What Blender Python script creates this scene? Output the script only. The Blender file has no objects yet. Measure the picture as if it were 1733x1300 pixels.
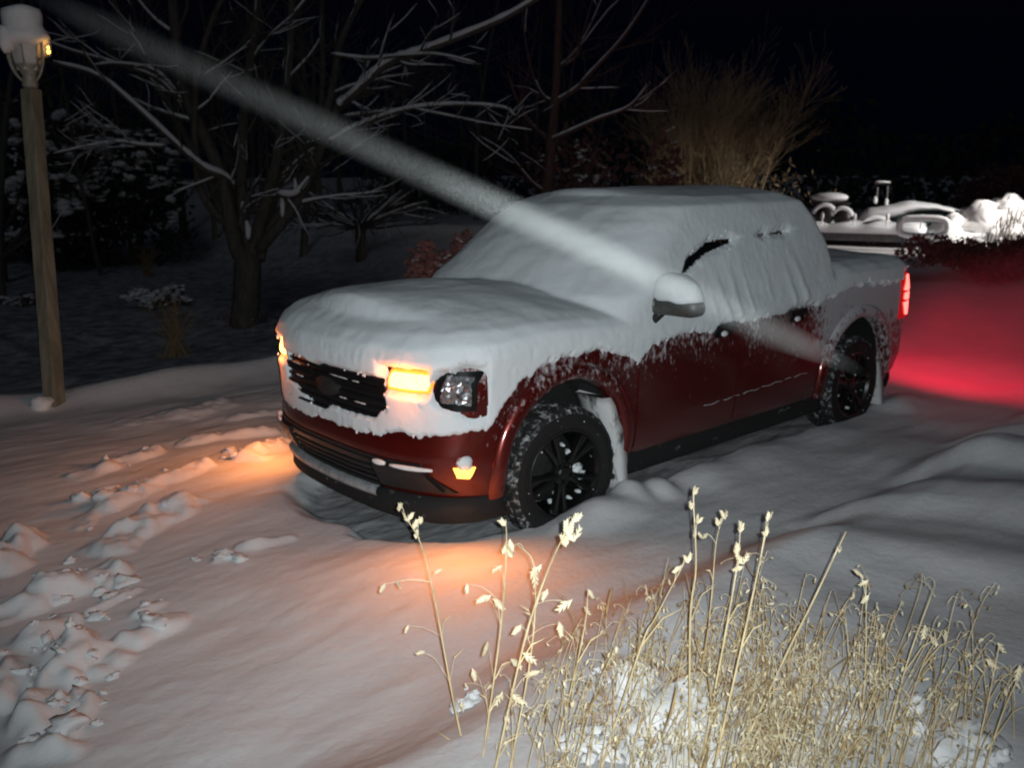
import bpy, bmesh, math, random
import numpy as np
from mathutils import Vector, Matrix, noise as mn

random.seed(7); RNG = np.random.default_rng(11)
scene = bpy.context.scene
COL = scene.collection
rad = math.radians

# ------------------------------------------------------------------ camera
CAMLOC = np.array([4.861611552, 4.203665426, 1.983467455])
YAW, PITCH, ROLL, FPX = 3.987510095, -0.232597908, -0.00528182, 1536.58953
W0, H0 = 1733.0, 1300.0
FW = np.array([math.cos(PITCH)*math.cos(YAW), math.cos(PITCH)*math.sin(YAW), math.sin(PITCH)])
_r = np.cross(FW, [0, 0, 1]); _r /= np.linalg.norm(_r); _u = np.cross(_r, FW)
RT = math.cos(ROLL)*_r + math.sin(ROLL)*_u
UP = -math.sin(ROLL)*_r + math.cos(ROLL)*_u
cam = bpy.data.cameras.new('camera'); camo = bpy.data.objects.new('camera', cam); COL.objects.link(camo)
camo.matrix_world = Matrix(((RT[0], UP[0], -FW[0], CAMLOC[0]), (RT[1], UP[1], -FW[1], CAMLOC[1]),
                            (RT[2], UP[2], -FW[2], CAMLOC[2]), (0, 0, 0, 1)))
cam.sensor_fit = 'HORIZONTAL'; cam.sensor_width = 36; cam.lens = FPX/W0*36
cam.clip_start = .05; cam.clip_end = 600
cam.dof.use_dof = True; cam.dof.focus_distance = 3.4; cam.dof.aperture_fstop = 3.6
scene.camera = camo

def ray(px, py):
    return FW + RT*(px-W0/2)/FPX - UP*(py-H0/2)/FPX
def at(px, py, depth):
    """world point seen at a photo pixel, `depth` metres along the view axis"""
    return CAMLOC + depth*ray(px, py)

# ------------------------------------------------------------------ numpy noise
def _hash(i, j, k, s):
    h = (i*374761393 + j*668265263 + k*2147483647 + s*1274126177) & 0xffffffff
    h = ((h ^ (h >> 13))*1274126177) & 0xffffffff
    h = ((h ^ (h >> 16))*2246822519) & 0xffffffff
    return ((h ^ (h >> 15)) & 0xffffff)/float(0xffffff)*2-1
def vn(P, scale=1.0, seed=0):
    P = np.asarray(P, float)*scale
    I = np.floor(P).astype(np.int64); F = P-I; F = F*F*F*(F*(F*6-15)+10)
    r = 0
    for a in (0, 1):
        for b in (0, 1):
            for c in (0, 1):
                w = (F[:, 0] if a else 1-F[:, 0])*(F[:, 1] if b else 1-F[:, 1])*(F[:, 2] if c else 1-F[:, 2])
                r = r + w*_hash(I[:, 0]+a, I[:, 1]+b, I[:, 2]+c, seed)
    return r
def fbm(P, scale=1.0, octs=4, seed=0, gain=.5):
    t, a = 0, 1.0
    for o in range(octs):
        t = t + a*vn(P, scale*2**o, seed+o*17); a *= gain
    return t
def ss(e0, e1, x):
    t = np.clip((x-e0)/(e1-e0), 0, 1); return t*t*(3-2*t)

# ------------------------------------------------------------------ object helpers
def mesh_np(name, V, Fc, mat=None, smooth=True):
    V = np.asarray(V, np.float32); Fc = list(Fc) if not isinstance(Fc, np.ndarray) else Fc
    me = bpy.data.meshes.new(name)
    if isinstance(Fc, np.ndarray):
        k = Fc.shape[1]
        me.vertices.add(len(V)); me.vertices.foreach_set('co', V.ravel())
        me.loops.add(Fc.size); me.loops.foreach_set('vertex_index', Fc.ravel().astype(np.int32))
        me.polygons.add(len(Fc)); me.polygons.foreach_set('loop_start', np.arange(0, Fc.size, k, dtype=np.int32))
        me.polygons.foreach_set('loop_total', np.full(len(Fc), k, np.int32))
        me.update(calc_edges=True)
    else:
        me.from_pydata([tuple(map(float, v)) for v in V], [], [tuple(map(int, f)) for f in Fc])
    me.validate()
    if smooth: me.polygons.foreach_set('use_smooth', [True]*len(me.polygons))
    if mat: me.materials.append(mat)
    return me
def link(name, me, parent=None, loc=(0, 0, 0)):
    o = bpy.data.objects.new(name, me); COL.objects.link(o); o.location = loc
    if parent: o.parent = parent
    return o
def empty(name, loc=(0, 0, 0), rz=0):
    o = bpy.data.objects.new(name, None); COL.objects.link(o); o.location = loc; o.rotation_euler = (0, 0, rz)
    o.empty_display_size = .2
    return o
def tag(o, label=None, cat=None, group=None, kind=None):
    if label: o['label'] = label
    if cat: o['category'] = cat
    if group: o['group'] = group
    if kind: o['kind'] = kind
    return o
class MB:
    """collects tubes, boxes and leaf faces into one mesh"""
    def __init__(s): s.v = []; s.f = []; s.n = 0
    def add(s, V, Fs):
        V = np.asarray(V, float); s.v.append(V); s.f += [tuple(i+s.n for i in f) for f in Fs]; s.n += len(V)
    def tube(s, P, R, k=6, cap=True):
        P = np.asarray(P, float); n = len(P)
        R = np.full(n, R) if np.isscalar(R) else np.asarray(R, float)
        if len(R) != n: R = np.interp(np.linspace(0, 1, n), np.linspace(0, 1, len(R)), R)
        T = np.gradient(P, axis=0); T /= np.linalg.norm(T, axis=1)[:, None]+1e-12
        a = np.array([0, 0, 1.0]) if abs(T[0][2]) < .9 else np.array([1.0, 0, 0])
        V = []
        for i in range(n):
            b = np.cross(T[i], a); b /= np.linalg.norm(b)+1e-12; c = np.cross(b, T[i]); a = c
            for j in range(k):
                th = 2*math.pi*j/k; V.append(P[i]+R[i]*(math.cos(th)*b+math.sin(th)*c))
        Fs = [(i*k+j, i*k+(j+1) % k, (i+1)*k+(j+1) % k, (i+1)*k+j) for i in range(n-1) for j in range(k)]
        if cap: Fs += [tuple(range(k-1, -1, -1)), tuple((n-1)*k+j for j in range(k))]
        s.add(V, Fs)
    def box(s, c, size, M=None, taper=1.0):
        h = np.array(size)/2; V = []
        for z in (-1, 1):
            t = taper if z > 0 else 1
            for x, y in ((-1, -1), (1, -1), (1, 1), (-1, 1)): V.append([x*h[0]*t, y*h[1]*t, z*h[2]])
        V = np.array(V)
        if M is not None: V = V @ np.asarray(M, float).T
        s.add(V+np.array(c), [(3, 2, 1, 0), (4, 5, 6, 7), (0, 1, 5, 4), (1, 2, 6, 5), (2, 3, 7, 6), (3, 0, 4, 7)])
    def blob(s, c, r, seed=0, amp=.25, nu=12, nv=8, scale=None):
        V = []; c = np.array(c, float); r = np.array(r if np.ndim(r) else [r]*3, float)
        for i in range(nv+1):
            th = math.pi*i/nv
            for j in range(nu):
                ph = 2*math.pi*j/nu; V.append([math.sin(th)*math.cos(ph), math.sin(th)*math.sin(ph), math.cos(th)])
        V = np.array(V); d = 1+amp*fbm(V*1.0+seed*7.3, 1.7, 3, seed)
        V = V*d[:, None]*r+c
        s.add(V, [(i*nu+j, (i+1)*nu+j, (i+1)*nu+(j+1) % nu, i*nu+(j+1) % nu) for i in range(nv) for j in range(nu)])
    def mesh(s, name, mat, smooth=True):
        return mesh_np(name, np.concatenate(s.v) if s.v else np.zeros((0, 3)), s.f, mat, smooth)
    def build(s, name, mat, parent=None, smooth=True, bevel=0):
        me = s.mesh(name, mat, smooth)
        o = link(name, me, parent)
        if bevel:
            m = o.modifiers.new('b', 'BEVEL'); m.width = bevel; m.segments = 2; m.limit_method = 'ANGLE'
        return o
def catmull(P, n=6):
    P = [np.asarray(p, float) for p in P]
    if len(P) < 3:
        return np.array([P[0]+(P[-1]-P[0])*t for t in np.linspace(0, 1, n)])
    Q = [2*P[0]-P[1]]+P+[2*P[-1]-P[-2]]; out = []
    for i in range(1, len(Q)-2):
        for t in np.linspace(0, 1, n, endpoint=False):
            a, b, c, d = Q[i-1], Q[i], Q[i+1], Q[i+2]
            out.append(.5*((2*b)+(c-a)*t+(2*a-5*b+4*c-d)*t*t+(3*b-a-3*c+d)*t**3))
    out.append(P[-1]); return np.array(out)

# ------------------------------------------------------------------ materials
def mat(name):
    m = bpy.data.materials.new(name); m.use_nodes = True; nt = m.node_tree
    return m, nt, nt.nodes['Principled BSDF']
def nd(nt, t, **kw):
    n = nt.nodes.new(t)
    for k, v in kw.items():
        if k.startswith('_'): setattr(n, k[1:], v)
        else: n.inputs[k].default_value = v
    return n
def coords(nt, scale=(1, 1, 1), rot=(0, 0, 0), src='Object'):
    tc = nd(nt, 'ShaderNodeTexCoord'); mp = nd(nt, 'ShaderNodeMapping'); mp.inputs['Scale'].default_value = scale
    mp.inputs['Rotation'].default_value = rot
    nt.links.new(tc.outputs[src], mp.inputs['Vector']); return mp.outputs['Vector']
def noise(nt, vec, scale, detail=4, rough=.55):
    n = nd(nt, 'ShaderNodeTexNoise', Scale=scale, Detail=detail, Roughness=rough)
    nt.links.new(vec, n.inputs['Vector']); return n.outputs['Fac']
def ramp(nt, fac, stops):
    r = nd(nt, 'ShaderNodeValToRGB'); e = r.color_ramp.elements
    while len(e) < len(stops): e.new(.5)
    for i, (p, c) in enumerate(stops):
        e[i].position = p; e[i].color = c if len(c) == 4 else (*c, 1)
    nt.links.new(fac, r.inputs['Fac']); return r.outputs['Color']
def bump(nt, b, h, strength, dist):
    n = nd(nt, 'ShaderNodeBump', Strength=strength, Distance=dist)
    nt.links.new(h, n.inputs['Height']); nt.links.new(n.outputs['Normal'], b.inputs['Normal'])
def math_(nt, op, a, b=None, clamp=False):
    n = nd(nt, 'ShaderNodeMath', _operation=op); n.use_clamp = clamp
    for i, x in enumerate((a, b)):
        if x is None: continue
        if isinstance(x, (int, float)): n.inputs[i].default_value = x
        else: nt.links.new(x, n.inputs[i])
    return n.outputs[0]
def plain(name, col, rough=.6, metal=0, nscale=None, namt=.3, bumpd=0, coat=0):
    m, nt, b = mat(name)
    b.inputs['Roughness'].default_value = rough; b.inputs['Metallic'].default_value = metal
    b.inputs['Coat Weight'].default_value = coat
    v = coords(nt); f = noise(nt, v, nscale or 12)
    c = ramp(nt, f, [(.3, tuple(x*(1-namt) for x in col)), (.7, tuple(min(1, x*(1+namt)) for x in col))])
    nt.links.new(c, b.inputs['Base Color'])
    if bumpd: bump(nt, b, noise(nt, v, (nscale or 12)*3), .6, bumpd)
    return m
def snow_mat(name, col=(.80, .83, .86), b1=(60, .5, .006), streak=False, fine=True):
    m, nt, b = mat(name)
    v = coords(nt, (1, 1, .28) if streak else (1, 1, 1))
    f = noise(nt, v, b1[0], 5, .65)
    if streak: f = math_(nt, 'ADD', math_(nt, 'MULTIPLY', f, .3), math_(nt, 'MULTIPLY', noise(nt, coords(nt, (1, 1, .75)), 150, 4, .7), .9))
    c = ramp(nt, noise(nt, v, 5, 3), [(.3, tuple(x*.93 for x in col)), (.7, col)])
    nt.links.new(c, b.inputs['Base Color']); b.inputs['Roughness'].default_value = .75
    b.inputs['Specular IOR Level'].default_value = .25
    if fine:
        g = noise(nt, coords(nt), 420, 2, .6)
        f = math_(nt, 'ADD', f, math_(nt, 'MULTIPLY', g, .22))
    bump(nt, b, f, b1[1], b1[2])
    return m
M = {}
M['snow'] = snow_mat('powder_snow', b1=(22, .45, .012))
M['snow_truck'] = snow_mat('clinging_snow', (.80, .845, .87), b1=(60, .55, .007), streak=True)
M['snow_branch'] = snow_mat('branch_snow', (.80, .79, .80), b1=(30, .5, .01), fine=False)
M['snow_lump'] = snow_mat('packed_snow', (.84, .84, .84), b1=(30, .6, .012))
M['black'] = plain('black_plastic', (.012, .012, .013), .45, nscale=60, bumpd=.0006)
M['black_gloss'] = plain('gloss_black', (.008, .008, .009), .2, nscale=20)
M['liner'] = plain('arch_liner_felt', (.010, .010, .010), .9, nscale=40, bumpd=.002)
M['glass_dark'] = plain('dark_glass', (.006, .007, .008), .08, nscale=3)
M['steel'] = plain('galvanised_steel', (.30, .30, .31), .4, .8, nscale=25)
M['skid'] = plain('satin_silver_trim', (.42, .43, .44), .4, .35, nscale=25)
M['mirror_black'] = plain('mirror_cap_grey', (.055, .058, .055), .42, nscale=50)
M['wood'] = None

def paint():
    m, nt, b = mat('hot_pepper_red_paint')
    v = coords(nt)
    fl = noise(nt, v, 900, 1)
    base = ramp(nt, fl, [(.35, (.088, .006, .004)), (.7, (.175, .013, .007))])
    # snow grains stuck to the paint: dense near the snow line, thinning towards the sill
    st = noise(nt, coords(nt, (1, 1, .55), (0, rad(35), 0)), 42, 4, .7)
    big = noise(nt, v, 3.1, 3, .6)
    tc = nd(nt, 'ShaderNodeTexCoord'); sx = nd(nt, 'ShaderNodeSeparateXYZ'); nt.links.new(tc.outputs['Object'], sx.inputs[0])
    mr = nd(nt, 'ShaderNodeMapRange'); nt.links.new(sx.outputs['Z'], mr.inputs['Value'])
    mr.inputs['From Min'].default_value = .52; mr.inputs['From Max'].default_value = 1.06
    mr.inputs['To Min'].default_value = -.17; mr.inputs['To Max'].default_value = .145
    xr = nd(nt, 'ShaderNodeMapRange'); nt.links.new(sx.outputs['X'], xr.inputs['Value'])
    xr.inputs['From Min'].default_value = -.75; xr.inputs['From Max'].default_value = -1.15
    xr.inputs['To Min'].default_value = 0; xr.inputs['To Max'].default_value = .25
    s = math_(nt, 'ADD', math_(nt, 'ADD', st, mr.outputs[0]), math_(nt, 'MULTIPLY', math_(nt, 'SUBTRACT', big, .5), .55))
    s = math_(nt, 'ADD', s, xr.outputs[0])
    sm = nd(nt, 'ShaderNodeMapRange'); nt.links.new(s, sm.inputs['Value'])
    sm.inputs['From Min'].default_value = .585; sm.inputs['From Max'].default_value = .76
    mx = nd(nt, 'ShaderNodeMix', _data_type='RGBA'); nt.links.new(sm.outputs[0], mx.inputs['Factor'])
    nt.links.new(base, mx.inputs[6]); mx.inputs[7].default_value = (.48, .46, .48, 1)
    nt.links.new(mx.outputs[2], b.inputs['Base Color'])
    rr = nd(nt, 'ShaderNodeMapRange'); nt.links.new(sm.outputs[0], rr.inputs['Value'])
    rr.inputs['To Min'].default_value = .34; rr.inputs['To Max'].default_value = .85
    nt.links.new(rr.outputs[0], b.inputs['Roughness'])
    cw = nd(nt, 'ShaderNodeMapRange'); nt.links.new(sm.outputs[0], cw.inputs['Value'])
    cw.inputs['To Min'].default_value = .8; cw.inputs['To Max'].default_value = 0
    nt.links.new(cw.outputs[0], b.inputs['Coat Weight'])
    b.inputs['Coat Roughness'].default_value = .12; nt.links.new(math_(nt, 'MULTIPLY', math_(nt, 'SUBTRACT', 1.0, sm.outputs[0]), .62), b.inputs['Metallic'])
    bump(nt, b, sm.outputs[0], .5, .004)
    return m
M['paint'] = paint()

def speckle(name, col, rough, snow, scale, t0, t1, stretch=(1, 1, 1), bumpd=.003):
    """dark material with snow caked on in patches"""
    m, nt, b = mat(name)
    f = noise(nt, coords(nt, stretch), scale, 5, .7)
    s = nd(nt, 'ShaderNodeMapRange'); nt.links.new(f, s.inputs['Value'])
    s.inputs['From Min'].default_value = t0; s.inputs['From Max'].default_value = t1
    mx = nd(nt, 'ShaderNodeMix', _data_type='RGBA'); nt.links.new(s.outputs[0], mx.inputs['Factor'])
    mx.inputs[6].default_value = (*col, 1); mx.inputs[7].default_value = (*snow, 1)
    nt.links.new(mx.outputs[2], b.inputs['Base Color']); b.inputs['Roughness'].default_value = rough
    bump(nt, b, s.outputs[0], .6, bumpd)
    return m
M['tyre'] = speckle('tyre_rubber_snowy', (.012, .012, .012), .85, (.45, .46, .47), 26, .52, .68)
M['tyre_side'] = speckle('tyre_sidewall', (.006, .006, .006), .8, (.30, .30, .32), 38, .66, .72)
M['rim'] = speckle('gloss_black_rim_flecked', (.006, .006, .006), .35, (.35, .36, .38), 24, .68, .74)
M['flap'] = speckle('snow_caked_flap', (.04, .04, .04), .85, (.62, .63, .63), 9, .34, .46, (1, 1, .4), .01)
M['sill'] = speckle('sill_plastic_snowy', (.007, .007, .007), .85, (.28, .29, .30), 20, .64, .74, (.5, 1, 1))

def emit(name, col, strength, base=(.5, .2, .05)):
    m, nt, b = mat(name)
    b.inputs['Base Color'].default_value = (*base, 1); b.inputs['Roughness'].default_value = .2
    b.inputs['Emission Color'].default_value = (*col, 1); b.inputs['Emission Strength'].default_value = strength
    v = coords(nt); f = noise(nt, v, 40, 1)
    mr = nd(nt, 'ShaderNodeMapRange'); nt.links.new(f, mr.inputs['Value'])
    mr.inputs['To Min'].default_value = strength*.85; mr.inputs['To Max'].default_value = strength*1.15
    nt.links.new(mr.outputs[0], b.inputs['Emission Strength'])
    return m
M['amber_hot'] = emit('amber_lamp_lit', (1, .52, .13), 5.5)
M['amber_marker'] = emit('amber_marker_lit', (1, .48, .08), 3.2)
M['amber'] = emit('amber_lens', (1, .20, .02), 2.4)
M['red_hot'] = emit('tail_lamp_lit', (1, .10, .08), 5, (.5, .02, .02))
M['red_lens'] = emit('tail_lens', (1, .01, .015), .28, (.35, .01, .01))
M['glint_glow'] = emit('emissive_amber_glint', (1, .42, .06), 7)  # emission standing in for an amber reflection on the lantern

def bark(name, c0, c1, scale=14, stretch=(1, 1, .2), bumpd=.01):
    m, nt, b = mat(name)
    f = noise(nt, coords(nt, stretch), scale, 5, .65)
    nt.links.new(ramp(nt, f, [(.3, c0), (.7, c1)]), b.inputs['Base Color']); b.inputs['Roughness'].default_value = .9
    bump(nt, b, f, .8, bumpd); return m
M['bark'] = bark('grey_brown_bark', (.05, .043, .036), (.13, .115, .095))
M['bark_red'] = bark('reddish_bark', (.06, .030, .026), (.14, .075, .062))
M['twig_tan'] = bark('tan_twig_bark', (.20, .15, .085), (.42, .32, .19), 5, (1, 1, .4))
M['wood'] = bark('weathered_post_wood', (.10, .092, .064), (.25, .228, .16), 16, (1, 1, .08), .006)
M['needle'] = plain('evergreen_foliage', (.018, .026, .018), .8, nscale=9, namt=.5)
M['leaf_red'] = plain('dry_reddish_leaf', (.15, .075, .068), .75, nscale=7, namt=.45)
M['leaf_red2'] = plain('brighter_reddish_leaf', (.34, .15, .13), .75, nscale=7, namt=.45)
M['leaf_dark'] = plain('dry_purple_brown_leaf', (.10, .06, .055), .8, nscale=5, namt=.5)
M['straw'] = plain('dry_straw', (.61, .475, .26), .65, nscale=9, namt=.35)
M['straw_pale'] = plain('dry_oat_seed', (.78, .68, .47), .6, nscale=30, namt=.25)
M['straw_brown'] = plain('dry_brown_leaf_blade', (.33, .22, .10), .7, nscale=12, namt=.4)
M['tan_rail'] = plain('trailer_grey_paint', (.10, .10, .11), .6, nscale=8)
M['green'] = plain('tractor_green_paint', (.016, .055, .028), .4, nscale=6)
M['red'] = plain('red_lens_paint', (.30, .035, .02), .5, nscale=6)
M['lantern'] = plain('whitewashed_lantern_metal', (.30, .29, .24), .6, .2, nscale=30)
M['brass'] = plain('yellowed_brass', (.34, .29, .15), .45, .6, nscale=30)

# ------------------------------------------------------------------ generic "rounded loft" solid
def outline(L, th_n=18, ns=60):
    """half plan outline of a level from front centre, round the left side, to the rear centre"""
    xf, xr, hw, af, nf, ar, nr = L
    th = np.linspace(0, math.pi/2, th_n)
    fx = xf-af+af*np.cos(th)**(2/nf); fy = hw*np.sin(th)**(2/nf)
    sx = np.linspace(xf-af, xr+ar, ns+2)[1:-1]; sy = np.full(ns, hw)
    th2 = np.linspace(math.pi/2, 0, th_n)
    rx = xr+ar-ar*np.cos(th2)**(2/nr); ry = hw*np.sin(th2)**(2/nr)
    return np.concatenate([fx, sx, rx]), np.concatenate([fy, sy, ry])
def solid_mesh(levels, zb, zt, crown=.03, mtop=14, th_n=18, ns=60):
    """levels: list of (f, (xf,xr,hw,af,nf,ar,nr)); zt(x) height of the top at its edge"""
    outs = [outline(L, th_n, ns) for f, L in levels]; K = len(levels); n = len(outs[0][0])
    cols = []
    for k, (f, L) in enumerate(levels):
        x, y = outs[k]; z = zb+f*(zt(x)-zb); cols.append(np.stack([x, y, z], 1))
    top = cols[-1]; rows = []
    for t in np.linspace(1, -1, mtop+2)[1:-1]:
        p = top.copy(); p[:, 1] *= t; p[:, 2] += (crown(p[:, 0]) if callable(crown) else crown)*(1-t*t)*np.minimum(1, top[:, 1]/.4); rows.append(p)
    right = [c*np.array([1, -1, 1]) for c in cols[::-1]]
    ring = cols+rows+right; R = len(ring)
    V = np.stack(ring, 1).reshape(-1, 3)         # station-major
    Fs = []
    for i in range(n-1):
        for j in range(R):
            a, b = i*R+j, i*R+(j+1) % R; Fs.append((a, b, b+R, a+R))
    bm = bmesh.new(); vs = [bm.verts.new(v) for v in V]
    for f in Fs:
        try: bm.faces.new([vs[i] for i in f])
        except ValueError: pass
    bmesh.ops.remove_doubles(bm, verts=bm.verts, dist=2e-4)
    bmesh.ops.dissolve_degenerate(bm, edges=bm.edges, dist=1e-5)
    bmesh.ops.recalc_face_normals(bm, faces=bm.faces)
    me = bpy.data.meshes.new('solid'); bm.to_mesh(me); bm.free()
    me.polygons.foreach_set('use_smooth', [True]*len(me.polygons))
    return me
def evaluated(o):
    dg = bpy.context.evaluated_depsgraph_get(); e = o.evaluated_get(dg)
    return bpy.data.meshes.new_from_object(e)

# ================================================================== THE TRUCK
truck = empty('pickup_truck')
tag(truck, 'red four-door pickup truck thickly covered in snow, amber front lamps and red tail lamp lit', 'pickup truck')

def zt_body(x): return np.interp(x, [-2.5, -.95, -.9, 1.0, 1.3, 2.2, 2.5], [1.25, 1.25, 1.14, 1.155, 1.155, 1.125, 1.11])
BL = [  # f, xf, xr, hw, af, nf, ar, nr
    (0.00, (2.40, -2.30, .865, .50, 2.7, .22, 3.2)),
    (0.06, (2.42, -2.34, .885, .50, 2.7, .22, 3.2)),
    (0.20, (2.47, -2.38, .903, .50, 2.8, .22, 3.4)),
    (0.34, (2.475, -2.39, .905, .50, 2.8, .22, 3.4)),
    (0.42, (2.455, -2.39, .905, .50, 2.8, .22, 3.4)),
    (0.62, (2.44, -2.38, .915, .50, 2.8, .22, 3.4)),
    (0.80, (2.43, -2.37, .918, .50, 2.8, .22, 3.4)),
    (0.90, (2.40, -2.36, .905, .50, 2.8, .22, 3.4)),
    (0.96, (2.36, -2.34, .885, .50, 2.8, .20, 3.4)),
    (1.00, (2.28, -2.30, .840, .48, 2.8, .18, 3.4))]
ZB = .355
def blevel(f):
    fs = [b[0] for b in BL]; return tuple(np.interp(f, fs, [b[1][i] for b in BL]) for i in range(7))
def bsurf(kind, a, z, off=0.0):
    """point on the body skin: kind front/side/rear, a = y (front, rear) or x (side); pushed out by off"""
    x0 = 2.3 if kind == 'front' else (-2.3 if kind == 'rear' else a)
    f = (z-ZB)/(float(zt_body(x0))-ZB); L = blevel(min(max(f, 0), 1)); x, y = outline(L, 60, 40); s = 1
    if kind == 'side':
        s = 1 if a == a else 1
        i = np.argmin(np.abs(x-a)); i = min(max(i, 1), len(x)-2)
        py = np.interp(-a, -x, y); p = np.array([a, py, z])
    else:
        s = 1 if a >= 0 else -1; aa = abs(a)
        if kind == 'front': xs, ys = x[:60], y[:60]; px = np.interp(aa, ys, xs)
        else: xs, ys = x[-60:][::-1], y[-60:][::-1]; px = np.interp(aa, ys, xs)
        i = int(np.argmin(np.abs(ys-aa))) if kind == 'front' else len(x)-1-int(np.argmin(np.abs(ys-aa)))
        i = min(max(i, 1), len(x)-2); p = np.array([px, aa, z])
    t = np.array([x[i+1]-x[i-1], y[i+1]-y[i-1]]); n = np.array([-t[1], t[0]]); n /= np.linalg.norm(n)+1e-9
    if n @ np.array([p[0]-0.0, p[1]]) < 0: n = -n
    p[:2] += n*off
    if s < 0: p[1] = -p[1]
    return p
def patch(kind, poly, off, back, na=14, nz=8, flip=False):
    """solid shell over the skin. poly(u,v)->(a,z) for u,v in 0..1"""
    A, B = [], []
    for i in range(na+1):
        for j in range(nz+1):
            a, z = poly(i/na, j/nz)
            p = bsurf(kind, a, z, off); q = bsurf(kind, a, z, -back)
            if flip: p[1] *= -1; q[1] *= -1
            A.append(p); B.append(q)
    N = len(A); w = nz+1; Fs = []
    for i in range(na):
        for j in range(nz):
            k = i*w+j; Fs.append((k, k+w, k+w+1, k+1)); Fs.append((N+k, N+k+1, N+k+w+1, N+k+w))
    for i in range(na):
        k = i*w; Fs.append((k, N+k, N+k+w, k+w)); k += nz; Fs.append((k, k+w, N+k+w, N+k))
    for j in range(nz):
        Fs.append((j, j+1, N+j+1, N+j)); k = na*w+j; Fs.append((k, N+k, N+k+1, k+1))
    return np.array(A+B), Fs
def patch_obj(name, kind, poly, off, back, m, parent, na=14, nz=8, flip=False, smooth=True, bevel=0.0):
    V, Fs = patch(kind, poly, off, back, na, nz, flip)
    bm = bmesh.new(); vs = [bm.verts.new(v) for v in V]
    for f in Fs: bm.faces.new([vs[i] for i in f])
    bmesh.ops.recalc_face_normals(bm, faces=bm.faces)
    me = bpy.data.meshes.new(name); bm.to_mesh(me); bm.free(); me.materials.append(m)
    o = link(name, me, parent)
    if smooth:
        me.polygons.foreach_set('use_smooth', [True]*len(me.polygons))
        md = o.modifiers.new('es', 'EDGE_SPLIT'); md.split_angle = rad(40)
    return o
def rect(a0, a1, z0, z1, dz=0.0, rr=0.0):
    def f(u, v):
        return a0+(a1-a0)*u, z0+(z1-z0)*v+dz*u
    return f
def quad(p00, p10, p11, p01):
    def f(u, v):
        a = [(1-u)*(1-v)*p00[i]+u*(1-v)*p10[i]+u*v*p11[i]+(1-u)*v*p01[i] for i in (0, 1)]
        return a[0], a[1]
    return f

WX, WY, WR = 1.538, .785, .372          # axle x, wheel centre y, tyre radius
ARC_Z, ARC_R, LIP_R = .455, .455, .535
def cyl(cx, cz, r, y0, y1, seg=64):
    bm = bmesh.new()
    V = []
    for y in (y0, y1):
        V.append([bm.verts.new((cx+r*math.cos(2*math.pi*i/seg), y, cz+r*math.sin(2*math.pi*i/seg))) for i in range(seg)])
    for i in range(seg): bm.faces.new((V[0][i], V[0][(i+1) % seg], V[1][(i+1) % seg], V[1][i]))
    bm.faces.new(V[0][::-1]); bm.faces.new(V[1]); bmesh.ops.recalc_face_normals(bm, faces=bm.faces)
    return bm
def cut_arches(me):
    o = link('tmp', me); cs = []
    for sx in (1, -1):
        for sy in (1, -1):
            b = cyl(sx*WX, ARC_Z, ARC_R, .55*sy, 1.2*sy); cm = bpy.data.meshes.new('c'); b.to_mesh(cm); b.free()
            c = link('cut', cm); cs.append(c); c.hide_render = True
            md = o.modifiers.new('b', 'BOOLEAN'); md.object = c; md.operation = 'DIFFERENCE'; md.solver = 'EXACT'
    r = evaluated(o)
    for c in cs: bpy.data.objects.remove(c)
    bpy.data.objects.remove(o)
    return r
def two_mats(me, m0, m1):
    me.materials.clear(); me.materials.append(m0); me.materials.append(m1)
    for p in me.polygons:
        c = p.center; k = 0
        for sx in (1, -1):
            r = math.hypot(c[0]-sx*WX, c[2]-ARC_Z)
            if r < ARC_R+.004 and abs(c[1]) < .96 and (abs(p.normal[1]) < .3 or abs(abs(c[1])-.55) < .01): k = 1
        if p.normal[2] < -.8 and c[2] < .42: k = 1
        p.material_index = k
    me.polygons.foreach_set('use_smooth', [True]*len(me.polygons))

BODY_ME = solid_mesh(BL, ZB, zt_body, .03, 14, 26, 90)
body_me = cut_arches(BODY_ME.copy()); two_mats(body_me, M['paint'], M['liner'])
body = link('body', body_me, truck)
md = body.modifiers.new('es', 'EDGE_SPLIT'); md.split_angle = rad(38)

# cabin greenhouse
def zt_cab(x): return np.full_like(np.asarray(x, float), 1.735)
CB = [(0.0, (1.26, -1.06, .885, .40, 2.6, .12, 4)), (.35, (.98, -1.02, .83, .40, 2.6, .12, 4)),
      (.70, (.66, -.96, .745, .38, 2.6, .12, 4)), (.90, (.46, -.92, .69, .34, 2.6, .12, 4)),
      (1.0, (.30, -.86, .62, .30, 2.6, .12, 4))]
CAB_ME = solid_mesh(CB, 1.06, zt_cab, .03)
cab_me = CAB_ME.copy(); cab_me.materials.append(M['paint']); cab_me.materials.append(M['glass_dark'])
for p in cab_me.polygons:
    c = p.center
    side = abs(p.normal[1]) > .6 and c[2] > 1.14 and c[2] < 1.60 and -.9 < c[0] < .75 and not (-.10 < c[0] < .0)
    ws = p.normal[0] > .35 and abs(p.normal[1]) < .55 and 1.10 < c[2] < 1.70
    rw = p.normal[0] < -.6 and 1.3 < c[2] < 1.62 and abs(c[1]) < .62
    p.material_index = 1 if (side or ws or rw) else 0
cab = link('cabin', cab_me, truck)

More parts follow.
